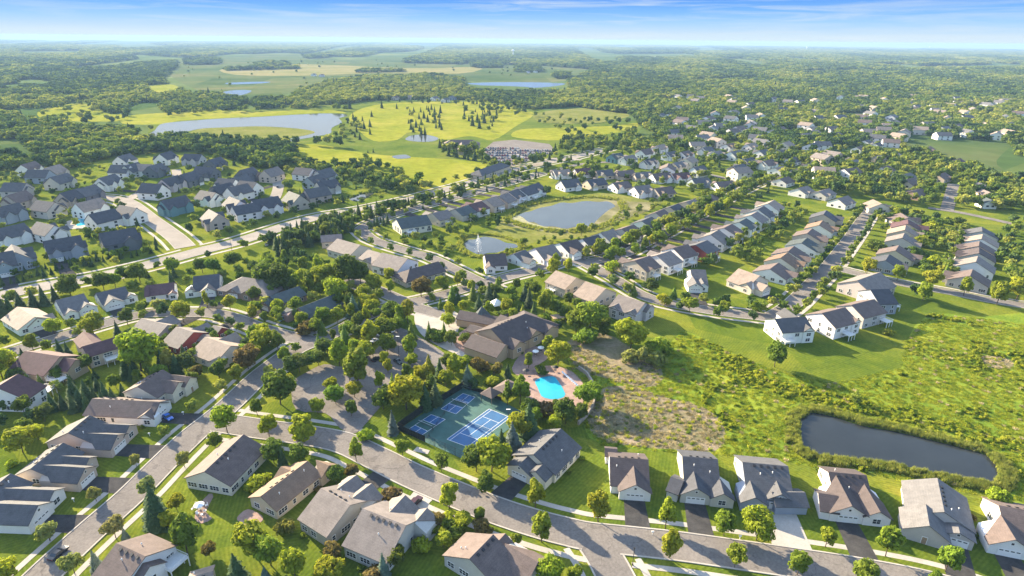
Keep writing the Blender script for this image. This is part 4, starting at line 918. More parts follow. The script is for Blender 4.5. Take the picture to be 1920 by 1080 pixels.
# spruces of the golf course, the boulevard belt and the village edge
T("669,248,234,sn 683,242,226,sn 694,252,238,sn 694,238,222,sn 697,219,206,sn 744,204,192,sn 716,203,186,sn 656,204,184,sn 769,216,202,sn 795,222,206,sn 802,229,213,sn 780,239,224,sn 790,234,220,sn 775,248,232,sn 790,252,235,sn 797,253,236,sn 815,214,198,sn 826,212,195,sn 886,236,214,sn 899,241,220,sn 895,229,210,sn 908,231,210,sn 905,224,205,sn 918,217,200,sn 595,273,252,bd 616,274,249,bd 636,276,252,bd 687,301,285,bd 690,287,280,sn 700,286,277,sn 890,285,262,bd 1000,310,285,bd 1012,308,282,bd 1030,300,282,sn 1180,330,312,bd 1120,313,296,bd 1063,302,290,sn 1050,302,285,bd")
for i in range(120):
    t = R.random(); w = R.uniform(-1, 1)
    u, v = 515+205*t+w*8, 470-62*t+w*13
    x, y = G(u, v)
    if road_dist(x, y) > 2 and not any(math.hypot(x-h['x'], y-h['y']) < 11 for h in HOUSES): add_tree(x, y, R.uniform(7, 12), R.choice('sssb'), R.choice('nnd'))
for i in range(95):
    t = R.random(); u, v = 690+180*t+R.uniform(-6, 6), 415-52*t+R.uniform(-9, 6)
    x, y = G(u, v)
    if road_dist(x, y) > 1.2: add_tree(x, y, R.uniform(6, 10), R.choice('ssbb'), R.choice('ndd'))
for i in range(24):       # young spruces on the boulevard bank
    t = (i+.5)/24; u, v = 0+300*t, 546-66*t
    x, y = G(u+R.uniform(-4,4), v-8-R.uniform(0, 9)); add_tree(x, y, R.uniform(4, 6.5), 's', 'n')
for i in range(16):
    t = i/16; u, v = 30+300*t, 522-62*t; x, y = G(u, v-R.uniform(0, 12))
    if road_dist(x, y) > 2: add_tree(x, y, R.uniform(3.5, 6), R.choice('rsh'), R.choice('gy'))
for i in range(22):
    t = i/22; u, v = 600+130*t, 386-24*t; x, y = G(u, v-R.uniform(0, 5))
    if road_dist(x, y) > 2: add_tree(x, y, R.uniform(2.5, 4.5), 'r', 'g')
for i in range(16):
    t = i/16; u, v = 1896+8*math.sin(i), 420+135*t; x, y = G(u, v); add_tree(x, y, R.uniform(6.5, 8.5), 'b', 'y')
for i in range(30):       # young street trees of the long right street
    t = (i//2+.5)/15; u, v = 1492+125*t+( -14 if i % 2 else 14), 560-150*t
    x, y = G(u, v)
    if road_dist(x, y) > .8: add_tree(x, y, R.uniform(4.5, 6), 'r', R.choice('gdk'))
def street_row(label, sp, off, hr, kinds, tints, jit=1.2):
    r = next(q for q in ROADS if q['label'] == label); W = resample(r['W'], 1.0); nn = normals(W); k = 3.0
    while k < len(W)-3:
        for s in (-1, 1):
            i = int(k); o = s*(r['w']/2+off); x, y = W[i][0]+nn[i][0]*o+R.uniform(-jit,jit)*.5, W[i][1]+nn[i][1]*o+R.uniform(-jit,jit)*.5
            if road_dist(x, y) > .4: add_tree(x, y, R.uniform(*hr), R.choice(kinds), R.choice(tints))
        k += sp*R.uniform(.8, 1.25)
street_row('avenue between two rows of leafy trees', 9.5, 1.8, (8.0, 10.5), 'rorb', 'ggyy')
street_row('street climbing between the right-hand rows', 9.0, 1.7, (5, 6.8), 'rro', 'dgkg')
street_row('curved street above the meadow', 17, 1.6, (5, 7), 'rr', 'dgg')
street_row('street below the middle row of houses', 15, 1.6, (4.5, 6.5), 'rr', 'dkg')
street_row('street behind the middle row of houses', 13, 2, (4.5, 7), 'rrs', 'dgn')
street_row('court street between the left rows of houses', 22, 1.5, (4, 6), 'r', 'dgy')
street_row('tree-lined street north of the parking lot', 11, 2, (6.5, 9), 'ror', 'ygdy')
street_row('wide pale boulevard crossing the left half', 16, 9, (5, 8), 'rrb', 'dgk', 6)
WATERP = [pts("980,698 1020,684 1070,690 1100,705 1104,745 1085,770 1000,770 980,745"), pts("740,806 797,832 873,868 990,790 990,774 907,733 868,724"), pts("560,710 609,688 650,700 640,770 560,770"), pts("790,650 850,675 850,690 800,695"), pts("868,480 872,448 905,440 968,455 972,468 930,478"), pts("955,420 990,385 1070,374 1165,378 1160,405 1100,430 1020,430"), pts("1490,785 1520,768 1613,790 1763,825 1860,850 1885,900 1800,905 1660,875 1500,855"), pts("645,380 680,358 708,360 690,376"), pts("280,258 300,228 420,218 600,208 655,216 625,250 560,265 540,266")]
class Grid:
    def __init__(s, c): s.c = c; s.d = {}
    def near(s, x, y, r):
        i, j = int(x//s.c), int(y//s.c); k = int(r//s.c)+1
        for a in range(i-k, i+k+1):
            for b_ in range(j-k, j+k+1):
                for q in s.d.get((a, b_), ()):
                    if (q[0]-x)**2+(q[1]-y)**2 < r*r: return True
        return False
    def add(s, x, y): s.d.setdefault((int(x//s.c), int(y//s.c)), []).append((x, y))
HG = Grid(12)
for h in HOUSES: HG.add(h['x'], h['y'])
TG = Grid(5)
for t in TREES: TG.add(t[0], t[1])
def scatter(poly, n, sp, hr, kinds, tints, gap=9.5, rd=1.2):
    P = pts(poly); W = [G(*p) for p in P]
    x0, x1 = min(w[0] for w in W), max(w[0] for w in W); y0, y1 = min(w[1] for w in W), max(w[1] for w in W); k = 0
    for _ in range(n*12):
        if k >= n: break
        x, y = R.uniform(x0, x1), R.uniform(y0, y1)
        if not inpoly(x, y, W) or HG.near(x, y, gap) or TG.near(x, y, sp) or road_dist(x, y) < rd: continue
        u, v = PX(x, y)
        if any(inpoly(u, v, q) for q in WATERP): continue
        add_tree(x, y, R.uniform(*hr), R.choice(kinds), R.choice(tints)); TG.add(x, y); k += 1
scatter("-40,330 120,320 300,300 480,300 640,330 700,360 600,395 440,440 330,470 0,540 -60,540", 240, 5, (4, 8.5), 'rrobbs', 'yggd', 9)
scatter("440,500 500,490 600,520 640,540 560,590 480,560 440,530", 24, 6, (6, 9), 'bborr', 'ydgg', 10)
scatter("960,300 1250,285 1450,330 1440,380 1340,375 1250,370 1000,335", 110, 6, (5, 10), 'bbors', 'ygdg', 8)
scatter("1050,262 1240,262 1400,262 1600,272 1700,262 1720,300 1500,330 1400,320 1240,290 1100,290", 210, 6, (6, 12), 'bbbor', 'ggdyd', 8)
scatter("1440,300 1720,285 1850,325 1930,345 1930,400 1800,390 1700,385 1600,370 1440,345", 330, 6, (7, 12.5), 'bbbor', 'ggddy', 7.5)
scatter("1350,480 1400,430 1470,385 1520,400 1440,470 1400,500", 45, 5, (5, 9), 'bbo', 'gdy', 8.5)
scatter("1560,420 1640,395 1720,400 1800,420 1820,480 1790,530 1720,520 1700,480 1690,440", 75, 5, (4, 8.5), 'bborh', 'gdyk', 9)
scatter("1860,420 1930,415 1930,560 1860,550", 14, 6, (5, 8), 'bo', 'yg', 9)
scatter("700,500 790,470 880,480 880,440 980,430 900,400 800,440 720,470", 26, 6, (5, 8), 'bbor', 'dgg', 9)
scatter("930,500 1000,470 1060,470 1150,440 1290,380 1240,370 1130,430 960,462", 30, 6, (4, 7), 'bor', 'gyd', 9)
scatter("0,560 60,560 250,520 430,500 480,530 420,520 330,545 180,560 0,600", 18, 7, (5, 8), 'bbs', 'dgk', 9)
scatter("640,320 700,305 750,328 800,345 780,362 720,360 670,345", 34, 6, (8, 12), 'bbb', 'ddk', 9)
scatter("560,300 640,330 600,350 560,320", 10, 7, (8, 12), 'b', 'dk', 9)
scatter("840,350 905,328 1000,326 1000,338 900,360 850,372", 46, 5, (5, 9), 'ssb', 'ndd', 8)
scatter("805,285 830,272 880,280 905,292 900,302 860,300", 26, 5, (9, 13), 'bbs', 'dkn', 8)
scatter("1040,280 1060,266 1140,262 1210,262 1200,274 1130,285 1080,292", 46, 7, (8, 13), 'bbs', 'dkg', 8)
scatter("1080,600 1130,640 1160,600 1120,585 1060,570", 8, 6, (5, 8), 'bb', 'dg', 9)
scatter("470,560 560,590 640,575 700,560 760,600 740,640 640,640 560,640 480,620", 34, 5.5, (6, 10), 'bboorr', 'yggd', 9.5, .6)
scatter("480,505 560,482 600,492 640,520 690,535 760,545 740,570 640,590 540,560 490,540", 34, 5.5, (6, 9), "bboorr", "yyggd", 9, .8)
scatter("900,300 960,312 1000,305 1040,290 1046,296 1000,312 955,324 905,312", 26, 5, (6, 10), "bbsr", "dkgn", 9, .5)
scatter("540,650 700,650 790,690 740,750 640,790 540,760", 22, 7, (6, 9), 'bbo', 'yygd', 9, -30)
scatter("760,690 880,690 930,720 870,725 800,760 750,780 700,780", 20, 5.5, (6, 10), 'bbos', 'yygd', 8, .8)
scatter("0,640 200,700 240,740 100,800 0,830", 34, 5, (4, 8), 'bbs', 'dnk', 9, 2)
scatter("240,640 480,620 470,700 330,740 240,720", 22, 5.5, (5, 9), 'bbo', 'gdyk', 9, 1.5)
scatter("900,540 1000,545 1060,590 1060,620 1000,640 940,600 880,590", 22, 5.5, (5, 9), 'bbosr', 'gdyk', 10, 1)
scatter("1000,745 1095,730 1110,790 1060,800 960,800", 16, 4.5, (4, 8), 'bbo', 'gdyk', 9, 1)
scatter("300,200 480,205 640,196 650,210 600,206 420,212 300,222", 46, 9, (8, 13), 'bbb', 'dkg', 9)
scatter("620,215 680,225 680,262 600,268 640,250", 26, 8, (6, 11), 'bbs', 'dkg', 9)
scatter("690,190 900,188 1000,206 960,222 880,200 760,195", 60, 9, (7, 12), 'bbbs', 'dkgn', 9)
scatter("860,205 930,205 935,245 880,250", 26, 7, (7, 12), 'bss', 'dkn', 9)
scatter("760,205 830,205 830,250 770,250", 26, 7, (7, 12), 'bsss', 'dkn', 9)
scatter("1000,215 1190,228 1190,262 1060,262 1000,250", 50, 9, (6, 11), 'bbb', 'dkg', 9)
scatter("280,245 560,268 560,276 420,268 300,262", 40, 8, (8, 13), 'bbb', 'dkg', 9)
scatter("60,190 260,195 260,232 60,235", 50, 10, (8, 14), 'bbb', 'dkg', 9)
scatter("340,118 760,112 1080,128 1060,150 880,150 700,142 560,168 400,175 340,150", 60, 18, (8, 14), 'bbb', 'dk', 9)
scatter("540,300 660,318 800,350 840,362 760,372 680,352 560,318", 46, 6, (7, 12), 'bbb', 'dkd', 9)
# small shrubs against the nearest houses
for h in HOUSES:
    d = math.hypot(h['x'], h['y'])
    if d > 250: continue
    for _ in range(3 if d < 200 else 2):
        s = R.choice((-1, 1)); a = R.uniform(-.45, .45)*h['L']; o = s*(h['W']+.9)
        x, y = h['x']+a*math.cos(h['th'])-o*math.sin(h['th']), h['y']+a*math.sin(h['th'])+o*math.cos(h['th'])
        if road_dist(x, y) > 2 and not TG.near(x, y, 2): add_tree(x, y, R.uniform(1.1, 2.0), 'h', R.choice('ggdkm')); TG.add(x, y)
# ------------------------------------------------------------------ choose which stand alone
def inview(t):
    u, v = PX(t[0], t[1], t[2]*.6); return -40 < u < 1960 and v < 1130
TREES = [t for t in TREES if inview(t)]
for t in TREES:
    t.append(t[2]/math.hypot(t[0], t[1], CH))
def cls(t): return 'shrub' if t[3] == 'h' else ('spruce_tree' if t[3] in 'sp' else 'leafy_tree')
SOLO, REST = [], []
for c, n in (('leafy_tree', 295), ('spruce_tree', 130), ('shrub', 110)):
    q = sorted((t for t in TREES if cls(t) == c), key=lambda t: -t[5]); SOLO += q[:n]; REST += q[n:]
LOOK = {'ry':'round yellow-green tree','rg':'round green tree','rd':'round dark green tree','rw':'small pale-topped tree','rk':'round deep green tree','bk':'broad deep green tree','bd':'broad dark tree','by':'broad yellow-green tree','bg':'broad green tree','bm':'reddish-brown tree','bn':'broad blackish-green tree','og':'tall oval green tree','oy':'tall bright green tree','ow':'tall olive tree','od':'tall dark tree','ok':'tall deep green tree','oe':'tall yellowing tree','cy':'narrow bright tree','cd':'narrow dark tree','sn':'dark spruce','sg':'young green conical tree','pp':'blue spruce','pn':'bushy grey-green spruce','sd':'dark conical tree','sy':'young yellowish conical tree','sk':'deep green conical tree',
 'he':'yellowing shrub','hy':'yellow-green shrub','hm':'reddish shrub','hg':'green shrub','hd':'dark shrub','hk':'deep green shrub','hw':'olive shrub','bw':'broad olive tree','rm':'round reddish tree','rn':'round blackish tree','om':'tall reddish tree','on':'tall blackish tree'}
PLACES = [(h['x'], h['y'], h['ref']) for h in HOUSES]
for (u, v, n) in ((865,790,'tennis courts'),(1030,728,'swimming pool'),(620,735,'parking lot'),(880,640,'clubhouse forecourt'),(1680,830,'dark lower right pond'),(600,440,'boulevard spruce belt'),(780,385,'middle evergreen belt'),(780,235,'golf fairway'),(1060,400,'large middle pond'),(915,462,'fountain pond'),(150,505,'boulevard bank'),(1230,432,'leafy avenue')):
    x, y = G(u, v); PLACES.append((x, y, n))
def refer(x, y):
    best = min(PLACES, key=lambda p: (p[0]-x)**2+(p[1]-y)**2)
    d = math.hypot(x, y); ux, uy = x/d, y/d; dx, dy = x-best[0], y-best[1]
    f = dx*ux+dy*uy; s = dx*uy-dy*ux
    rel = ('behind' if f > 0 else 'in front of') if abs(f) > abs(s) else ('right of' if s > 0 else 'left of')
    return rel, best[2]
groups = {}
for t in SOLO:
    rel, ref = refer(t[0], t[1]); groups.setdefault((LOOK.get(t[3]+t[4], 'green tree'), rel, ref), []).append(t)
def cut(s, n=16):
    w = s.split(); return ' '.join(w[:n])
LABEL = {}
for (look, rel, ref), q in groups.items():
    q.sort(key=lambda t: PX(t[0], t[1])[0])
    for i, t in enumerate(q):
        if len(q) == 1: l = f'{look} {rel} the {ref}'
        elif len(q) == 2: l = f"{('left', 'right')[i]} {look} of two {rel} the {ref}"
        else: l = f'{ORD[min(i, 17)]}-from-left {look} {rel} the {ref}'
        l = l.replace('in front of the', 'before the') if len(l.split()) > 16 else l; LABEL[id(t)] = l
SHORT = dict(leafy_tree='leafy trees of the neighbourhood', spruce_tree='spruces and conical trees', shrub='garden shrubs')
for t in SOLO:
    x, y, h, k, tint, ap = t; c = cls(t); kd = KIND[k]
    ms = crown_mesh(kd); i = R.randrange(len(ms)); rz_ = R.uniform(0, 6.28); wf = R.uniform(.9, 1.12)
    tc_ = tuple(v*R.uniform(.88, 1.12) for v in TINT[tint])
    l = LABEL[id(t)]
    if c == 'shrub':
        o = inst('shrub', ms[i], None, (x, y, 0), rz_, tc_, (h*wf*1.1, h*wf*1.1, h)); tag(o, l, 'shrub', SHORT[c]); continue
    root = empty(c, (x, y, 0), rz_); root.scale = (h*wf*R.uniform(.84,1.16), h*wf*R.uniform(.9,1.1), h)
    tag(root, l, 'spruce' if c == 'spruce_tree' else 'tree', SHORT[c])
    inst('crown', ms[i], root, color=tc_); inst('trunk', TR[kd][i % 3], root)
# ------------------------------------------------------------------ woods and all smaller trees as one mass
FARL = [crown('far', 170, 500+i, .085, 'far_crown', ('fardark','farleaf','farleaf','farlight')[i], .82) for i in range(4)]
FARS = [crown('far_spruce', 0, 600+i, 0, 'far_spruce', 'farneedle') for i in range(2)]
def scatter_object(name, points, protos, label, cat):
    """points: (x, y, z, sx, sz, index) -> one object whose nodes place a copy of a prototype at each"""
    me = bpy.data.meshes.new(name); me.from_pydata([p[:3] for p in points], [], [])
    n = len(points)
    a = me.attributes.new('scl', 'FLOAT_VECTOR', 'POINT'); a.data.foreach_set('vector', [c for p in points for c in (p[3], p[3], p[4])])
    a = me.attributes.new('rot', 'FLOAT_VECTOR', 'POINT'); a.data.foreach_set('vector', [c for p in points for c in (0, 0, R.uniform(0, 6.28))])
    a = me.attributes.new('idx', 'INT', 'POINT'); a.data.foreach_set('value', [int(p[5]) for p in points])
    o = link(bpy.data.objects.new(name, me))
    ng = bpy.data.node_groups.new(name, 'GeometryNodeTree')
    ng.interface.new_socket('Geometry', in_out='INPUT', socket_type='NodeSocketGeometry'); ng.interface.new_socket('Geometry', in_out='OUTPUT', socket_type='NodeSocketGeometry')
    gi, go = ng.nodes.new('NodeGroupInput'), ng.nodes.new('NodeGroupOutput')
    ip = ng.nodes.new('GeometryNodeInstanceOnPoints'); jn = ng.nodes.new('GeometryNodeJoinGeometry')
    for m_ in reversed(protos):
        po = bpy.data.objects.new(m_.name, m_); oi = ng.nodes.new('GeometryNodeObjectInfo'); oi.inputs['Object'].default_value = po
        g2 = ng.nodes.new('GeometryNodeGeometryToInstance'); ng.links.new(oi.outputs['Geometry'], g2.inputs[0]); ng.links.new(g2.outputs[0], jn.inputs[0])
    ng.links.new(gi.outputs[0], ip.inputs['Points']); ng.links.new(jn.outputs[0], ip.inputs['Instance']); ip.inputs['Pick Instance'].default_value = True
    for nm, ty, sk in (('scl', 'FLOAT_VECTOR', 'Scale'), ('rot', 'FLOAT_VECTOR', 'Rotation'), ('idx', 'INT', 'Instance Index')):
        na = ng.nodes.new('GeometryNodeInputNamedAttribute'); na.data_type = ty; na.inputs['Name'].default_value = nm
        ng.links.new(na.outputs['Attribute'], ip.inputs[sk])
    ng.links.new(ip.outputs[0], go.inputs[0])
    md = o.modifiers.new('scatter', 'NODES'); md.node_group = ng
    tag(o, label, cat, kind='stuff'); return o
WOODS = [pts(s) for s in ("-200,68 330,68 330,125 300,150 345,175 300,192 180,196 75,203 -200,215", "300,62 900,62 900,121 760,109 640,111 600,102 530,99 420,104 320,116",
 "880,62 2300,62 2300,330 1905,300 1895,268 1800,261 1720,256 1690,262 1600,275 1480,283 1400,266 1240,258 1205,240 1180,214 1080,201 1000,205 900,187 880,152 960,157.5 1055,157.5 1080,150 1115,131 1010,123 900,120",
 "545,187 560,172 620,155 700,146 800,142 880,151 960,166 1000,206 900,188 800,187 700,188 640,196 560,196", "470,195 485,186 545,186 590,190 600,200 560,204 480,204",
 "-60,300 0,296 60,292 100,282 150,272 250,266 330,262 420,268 470,270 545,272 560,300 520,325 480,312 440,302 400,292 330,285 260,290 190,300 130,318 60,316 -60,330",
 "165,182 235,180 242,215 185,217", "-60,215 45,218 48,262 -60,262", "60,232 110,225 160,245 250,240 262,262 150,272 100,282 62,290 40,270", "300,185 340,178 420,180 470,192 440,206 380,208 325,212 300,205", "352,108 408,106 412,121 350,122", "480,121 540,118 540,123 482,126", "570,105 620,103 625,109 575,110", "740,108 860,110 870,121 745,118", "885,122 940,120 940,127 890,128", "965,128 1010,125 1012,136 968,136", "1035,142 1065,140 1068,147 1036,148", "420,131 560,127 560,129 420,133", "600,135 760,133 760,135 600,137", "1180,285 1215,262 1300,262 1350,275 1290,285")]
CLEAR = [pts(s) for s in ("868,150 1062,150 1072,166 1050,174 900,173 868,166", "1400,196 1520,192 1530,197 1410,202", "1560,216 1640,210 1650,216 1570,223", "1330,232 1400,226 1420,234 1350,241", "1440,246 1540,238 1560,246 1460,256", "1780,205 1880,198 1885,204 1790,212", "1300,150 1420,146 1425,150 1310,154", "1500,135 1640,131 1650,135 1510,140", "1230,188 1290,184 1300,189 1240,194", "75,207 130,194 180,197 200,212 240,216 240,226 150,228 80,222", "270,160 320,157 345,172 300,182 275,172", "20,152 60,148 110,155 70,165", "30,97 160,95 150,103 40,105", "230,105 260,102 330,108 260,112", "1230,170 1290,168 1290,172", "1680,125 1920,120 1920,128 1700,132", "1090,176 1100,168 1108,176 1098,182","1150,222 1200,228 1190,238 1150,236")]
HG2 = Grid(12)
for h in HOUSES:
    HG2.add(h['x'], h['y'])
    d_ = math.hypot(h['x'], h['y'])
    if d_ > 560: HG2.add(h['x']*(1-13/d_), h['y']*(1-13/d_))
def vnoise(x, y):
    xi, yi = math.floor(x), math.floor(y); fx, fy = x-xi, y-yi
    def hsh(a, b_): return (math.sin(a*127.1+b_*311.7)*43758.5453) % 1.0
    fx, fy = fx*fx*(3-2*fx), fy*fy*(3-2*fy)
    return (hsh(xi,yi)*(1-fx)+hsh(xi+1,yi)*fx)*(1-fy)+(hsh(xi,yi+1)*(1-fx)+hsh(xi+1,yi+1)*fx)*fy
LP, SP_ = [], []
for t in REST:
    x, y, h = t[:3]
    if t[3] in 'sp': SP_.append((x, y, 0, h, h, R.randrange(2)))
    elif t[3] == 'h': LP.append((x, y, -h*.15, h*1.1, h*1.05, R.randrange(4)))
    else: LP.append((x, y, 0, h*(1.0 if t[3] != 'o' else .7), h*1.03, R.randrange(4)))
r = 330.0
while r < 18500:
    s = max(9.2, r*.0068); n = int(1.62*r/s)
    for i in range(n):
        a = -.81+1.62*(i+R.uniform(-.35, .85))/n; q = r+R.uniform(-.5, .5)*s
        x, y = q*math.sin(a), q*math.cos(a); u, v = PX(x, y)
        if not (-60 < u < 1980): continue
        if not any(inpoly(u, v, w) for w in WOODS) or any(inpoly(u, v, w) for w in CLEAR): continue
        th_ = .36 if u < 420 else (.28 if v < 125 else .2)
        if r > 1900 and vnoise(x/(90+r*.03)+3.3, y/(160+r*.07)) < th_*.9: continue
        if r <= 1900 and vnoise(x/42+9, y/60) < .12: continue
        if r < 1700 and (HG2.near(x, y, 9.5) or (r < 900 and road_dist(x, y) < 1.5)): continue
        k = vnoise(x/60, y/60)
        h = R.uniform(7, 15.5)*(.75+.5*k)*max(1, (s/9)**.55); w = h*R.uniform(.95, 1.3) if s < 12 else s*1.9*R.uniform(.8, 1.2)
        if s > 12: h = min(h, 26)
        if R.random() < .04 and r < 2500: SP_.append((x, y, 0, h*1.05, h*1.1, R.randrange(2)))
        else:
            kk = vnoise(x/(90+r*.03)+7, y/(140+r*.06)+1)+R.uniform(-.35,.35)
            LP.append((x, y, -h*.12, w, h, 0 if kk < .3 else (3 if kk > .72 else R.choice((1,2)))))
    r += s*.92
scatter_object('distant_trees', LP, FARL, 'leafy woods and scattered garden trees stretching to the horizon', 'woods')
scatter_object('distant_spruces', SP_, FARS, 'dark spruces mixed into the far woods and gardens', 'woods')
if VERB: print('TREES', len(TREES), 'solo', len(SOLO), 'rest', len(LP), len(SP_))
# ------------------------------------------------------------------ tall grass of the meadow and pond rims
def tuft(seed, n, spread, lean, m, w=.05):
    rnd = random.Random(seed); b = MB()
    for _ in range(n):
        a = rnd.uniform(0, 6.283); r0 = spread*math.sqrt(rnd.random()); x, y = r0*math.cos(a), r0*math.sin(a)
        t = rnd.uniform(0, 6.283); h = rnd.uniform(.55, 1.0); lx, ly = rnd.uniform(-lean, lean), rnd.uniform(-lean, lean); ww = w*rnd.uniform(.7, 1.6)
        b.face([(x-ww*math.cos(t), y-ww*math.sin(t), 0), (x+ww*math.cos(t), y+ww*math.sin(t), 0), (x+lx, y+ly, h)])
    return b.mesh('tuft', M[m], fix=False)
GT = [tuft(i, 46, .62, .5, 'tuft', .09) for i in range(3)]
WEED = [crown('shrub', 130, 800+i, .13, 'weed_clump', 'tuft', .75) for i in range(3)]
DT = [tuft(20+i, 46, .62, .5, 'drytuft', .08) for i in range(2)]
RT = [tuft(40+i, 40, .5, .25, 'reed', .06) for i in range(2)]
WM = [G(*p) for p in MEADOW]; DW = [[G(*p) for p in smooth_closed(D, 3)] for D in DRY]; MW = [G(*p) for p in MOWN]
PW = [G(*p) for p in pts("1496,788 1520,772 1560,779 1613,796 1680,808 1763,828 1850,852 1870,874 1876,892 1862,910 1830,904 1763,892 1663,870 1580,861 1530,856 1500,836")]
gp = []; dp = []
x0, x1 = min(w[0] for w in WM), max(w[0] for w in WM); y0, y1 = min(w[1] for w in WM), max(w[1] for w in WM)
for _ in range(22000):
    x, y = R.uniform(x0, x1), R.uniform(y0, y1)
    if not inpoly(x, y, WM) or inpoly(x, y, PW) or inpoly(x, y, MW): continue
    dry = any(inpoly(x, y, D) for D in DW); k = vnoise(x/9, y/9); k2 = vnoise(x/4+50, y/4)
    if dry:
        if R.random() < .7: dp.append((x, y, 0, R.uniform(.8, 1.5), R.uniform(.25, .7), R.randrange(2)))
        elif R.random() < .5: gp.append((x, y, 0, R.uniform(.8, 1.3), R.uniform(.5, 1.0), R.randrange(3)))
    elif k > .76 and k2 > .5: gp.append((x, y, -.1, R.uniform(.9, 1.7), R.uniform(.8, 1.7), 3+R.randrange(3)))
    elif R.random() < .02: dp.append((x, y, 0, R.uniform(.8, 1.4), R.uniform(.5, 1.0), R.randrange(2)))
    else: gp.append((x, y, 0, R.uniform(.9, 1.6), R.uniform(.16, .42), R.randrange(3)))
BELT = smooth_open([G(*q) for q in pts("1372,668 1400,700 1450,722 1540,748 1640,772 1760,802 1930,842")], 4)
for _ in range(520):
    a, c = R.choice(list(zip(BELT, BELT[1:]))); q = R.random(); o = R.gauss(0, 3.2)
    d = math.hypot(c[0]-a[0], c[1]-a[1]) or 1; x = a[0]+(c[0]-a[0])*q-(c[1]-a[1])/d*o; y = a[1]+(c[1]-a[1])*q+(c[0]-a[0])/d*o
    if inpoly(x, y, WM) and not inpoly(x, y, PW): gp.append((x, y, -.2, R.uniform(1.0, 2.4), R.uniform(.7, 1.7), 3+R.randrange(3)))
BAND2 = smooth_open([G(*q) for q in pts("1700,650 1760,665 1830,690 1930,720")], 4)+smooth_open([G(*q) for q in pts("1330,640 1370,690 1380,760 1400,830")], 4)
for _ in range(260):
    i = R.randrange(len(BAND2)-1); a = BAND2[i]; x, y = a[0]+R.gauss(0, 4), a[1]+R.gauss(0, 4)
    if inpoly(x, y, WM) and not inpoly(x, y, PW): gp.append((x, y, -.2, R.uniform(.9, 2.0), R.uniform(.6, 1.3), 3+R.randrange(3)))
scatter_object('meadow_grass', gp, GT+WEED, 'tall green grass and leafy weeds of the lower right meadow', 'grass')
scatter_object('dry_meadow_grass', dp, DT, 'tan dried grass tufts in the meadow behind the pool', 'grass')
rp = []
for poly, n, h0, h1, d in (("1496,788 1520,772 1560,779 1613,796 1680,808 1763,828 1850,852 1870,874 1876,892 1862,910 1830,904 1763,892 1663,870 1580,861 1530,856 1500,836", 2200, 1.0, 2.2, 4.0), ("958,412 990,387 1030,379 1070,373 1120,371 1155,376 1165,394 1140,416 1104,428 1062,433 1020,429 985,421", 1300, .9, 2.0, 7), ("866,462 872,446 905,440 935,444 970,455 974,466 945,474 915,481 884,479", 700, .8, 1.8, 4)):
    P = [G(*p) for p in pts(poly)]; cx = sum(p[0] for p in P)/len(P); cy = sum(p[1] for p in P)/len(P)
    for _ in range(n):
        i = R.randrange(len(P)); a, c = P[i-1], P[i]; t = R.random(); x, y = a[0]+(c[0]-a[0])*t, a[1]+(c[1]-a[1])*t
        ex, ey = c[0]-a[0], c[1]-a[1]; l = math.hypot(ex, ey) or 1; nx, ny = ey/l, -ex/l
        if (x-cx)*nx+(y-cy)*ny < 0: nx, ny = -nx, -ny
        o = R.random()**1.5*d; rp.append((x+nx*o, y+ny*o, 0, R.uniform(.9, 1.6), R.uniform(h0, h1), R.randrange(2)))
scatter_object('pond_reeds', rp, RT, 'tall reeds and rushes fringing the ponds', 'reeds')
# ------------------------------------------------------------------ courts
def quad(name, c, z, m, label, cat): return sheet(name, [tuple(q) for q in c], z, m, label, cat)
COURT = pts("746,806 797,829 873,863 980,786 986,776 940,752 907,738 868,728")
quad('court_surface', COURT, 0.08, M['courtgreen'], 'green hard surface around the tennis and pickleball courts', 'court')
def court(c, cuts, lines, label, z):
    W = [Vector((*G(*q), 0)) for q in c]
    def Q(s, t): return (W[0]*(1-s)+W[1]*s)*(1-t)+(W[3]*(1-s)+W[2]*s)*t
    b = MB()
    for (s0, s1, t0, t1) in cuts: b.face([tuple(Q(a, d)+Vector((0,0,z))) for a, d in ((s0,t0),(s1,t0),(s1,t1),(s0,t1))])
    tag(b.obj('court_paint', M['courtblue'], fix=False), 'blue playing surface of the '+label, 'court', kind='structure')
    b = MB(); l0 = (W[1]-W[0]).length; l1 = (W[3]-W[0]).length
    for (s0, s1, t0, t1) in lines:
        hs, ht = (.07/l0, 0) if s0 == s1 else (0, .07/l1)
        b.face([tuple(Q(a, d)+Vector((0,0,z+.004))) for a, d in ((s0-hs,t0-ht),(s1+hs,t0-ht),(s1+hs,t1+ht),(s0-hs,t1+ht))])
    tag(b.obj('court_lines', M['line'], fix=False), 'white lines of the '+label, 'court lines', kind='structure')
    # net
    a, d = Q(-.04, .5), Q(1.04, .5); b = MB(); n = MB()
    for p in (a, d): b.tube(tuple(p), tuple(p+Vector((0,0,1.1))), .05)
    root = empty('court_net', tuple((a+d)/2)); tag(root, 'dark net across the '+label, 'net')
    off = Vector((0,0,0))-(a+d)/2
    for mbq in (b,): mbq.v = [tuple(Vector(v)+off) for v in mbq.v]
    k = 40
    for i in range(k):
        p = a+(d-a)*(i/k); q = a+(d-a)*((i+1)/k)
        n.tube(tuple(p+Vector((0,0,.1))+off), tuple(p+Vector((0,0,.98))+off), .012, n=3, caps=False)
    for h in (.1,.3,.5,.7,.85): n.tube(tuple(a+Vector((0,0,h))+off), tuple(d+Vector((0,0,h))+off), .012, n=3, caps=False)
    w = MB(); w.tube(tuple(a+Vector((0,0,1))+off), tuple(d+Vector((0,0,1))+off), .045, n=4)
    b.obj('net_post', M['darkmetal'], root); n.obj('net_mesh', M['darkmetal'], root, fix=False); w.obj('net_band', M['line'], root)
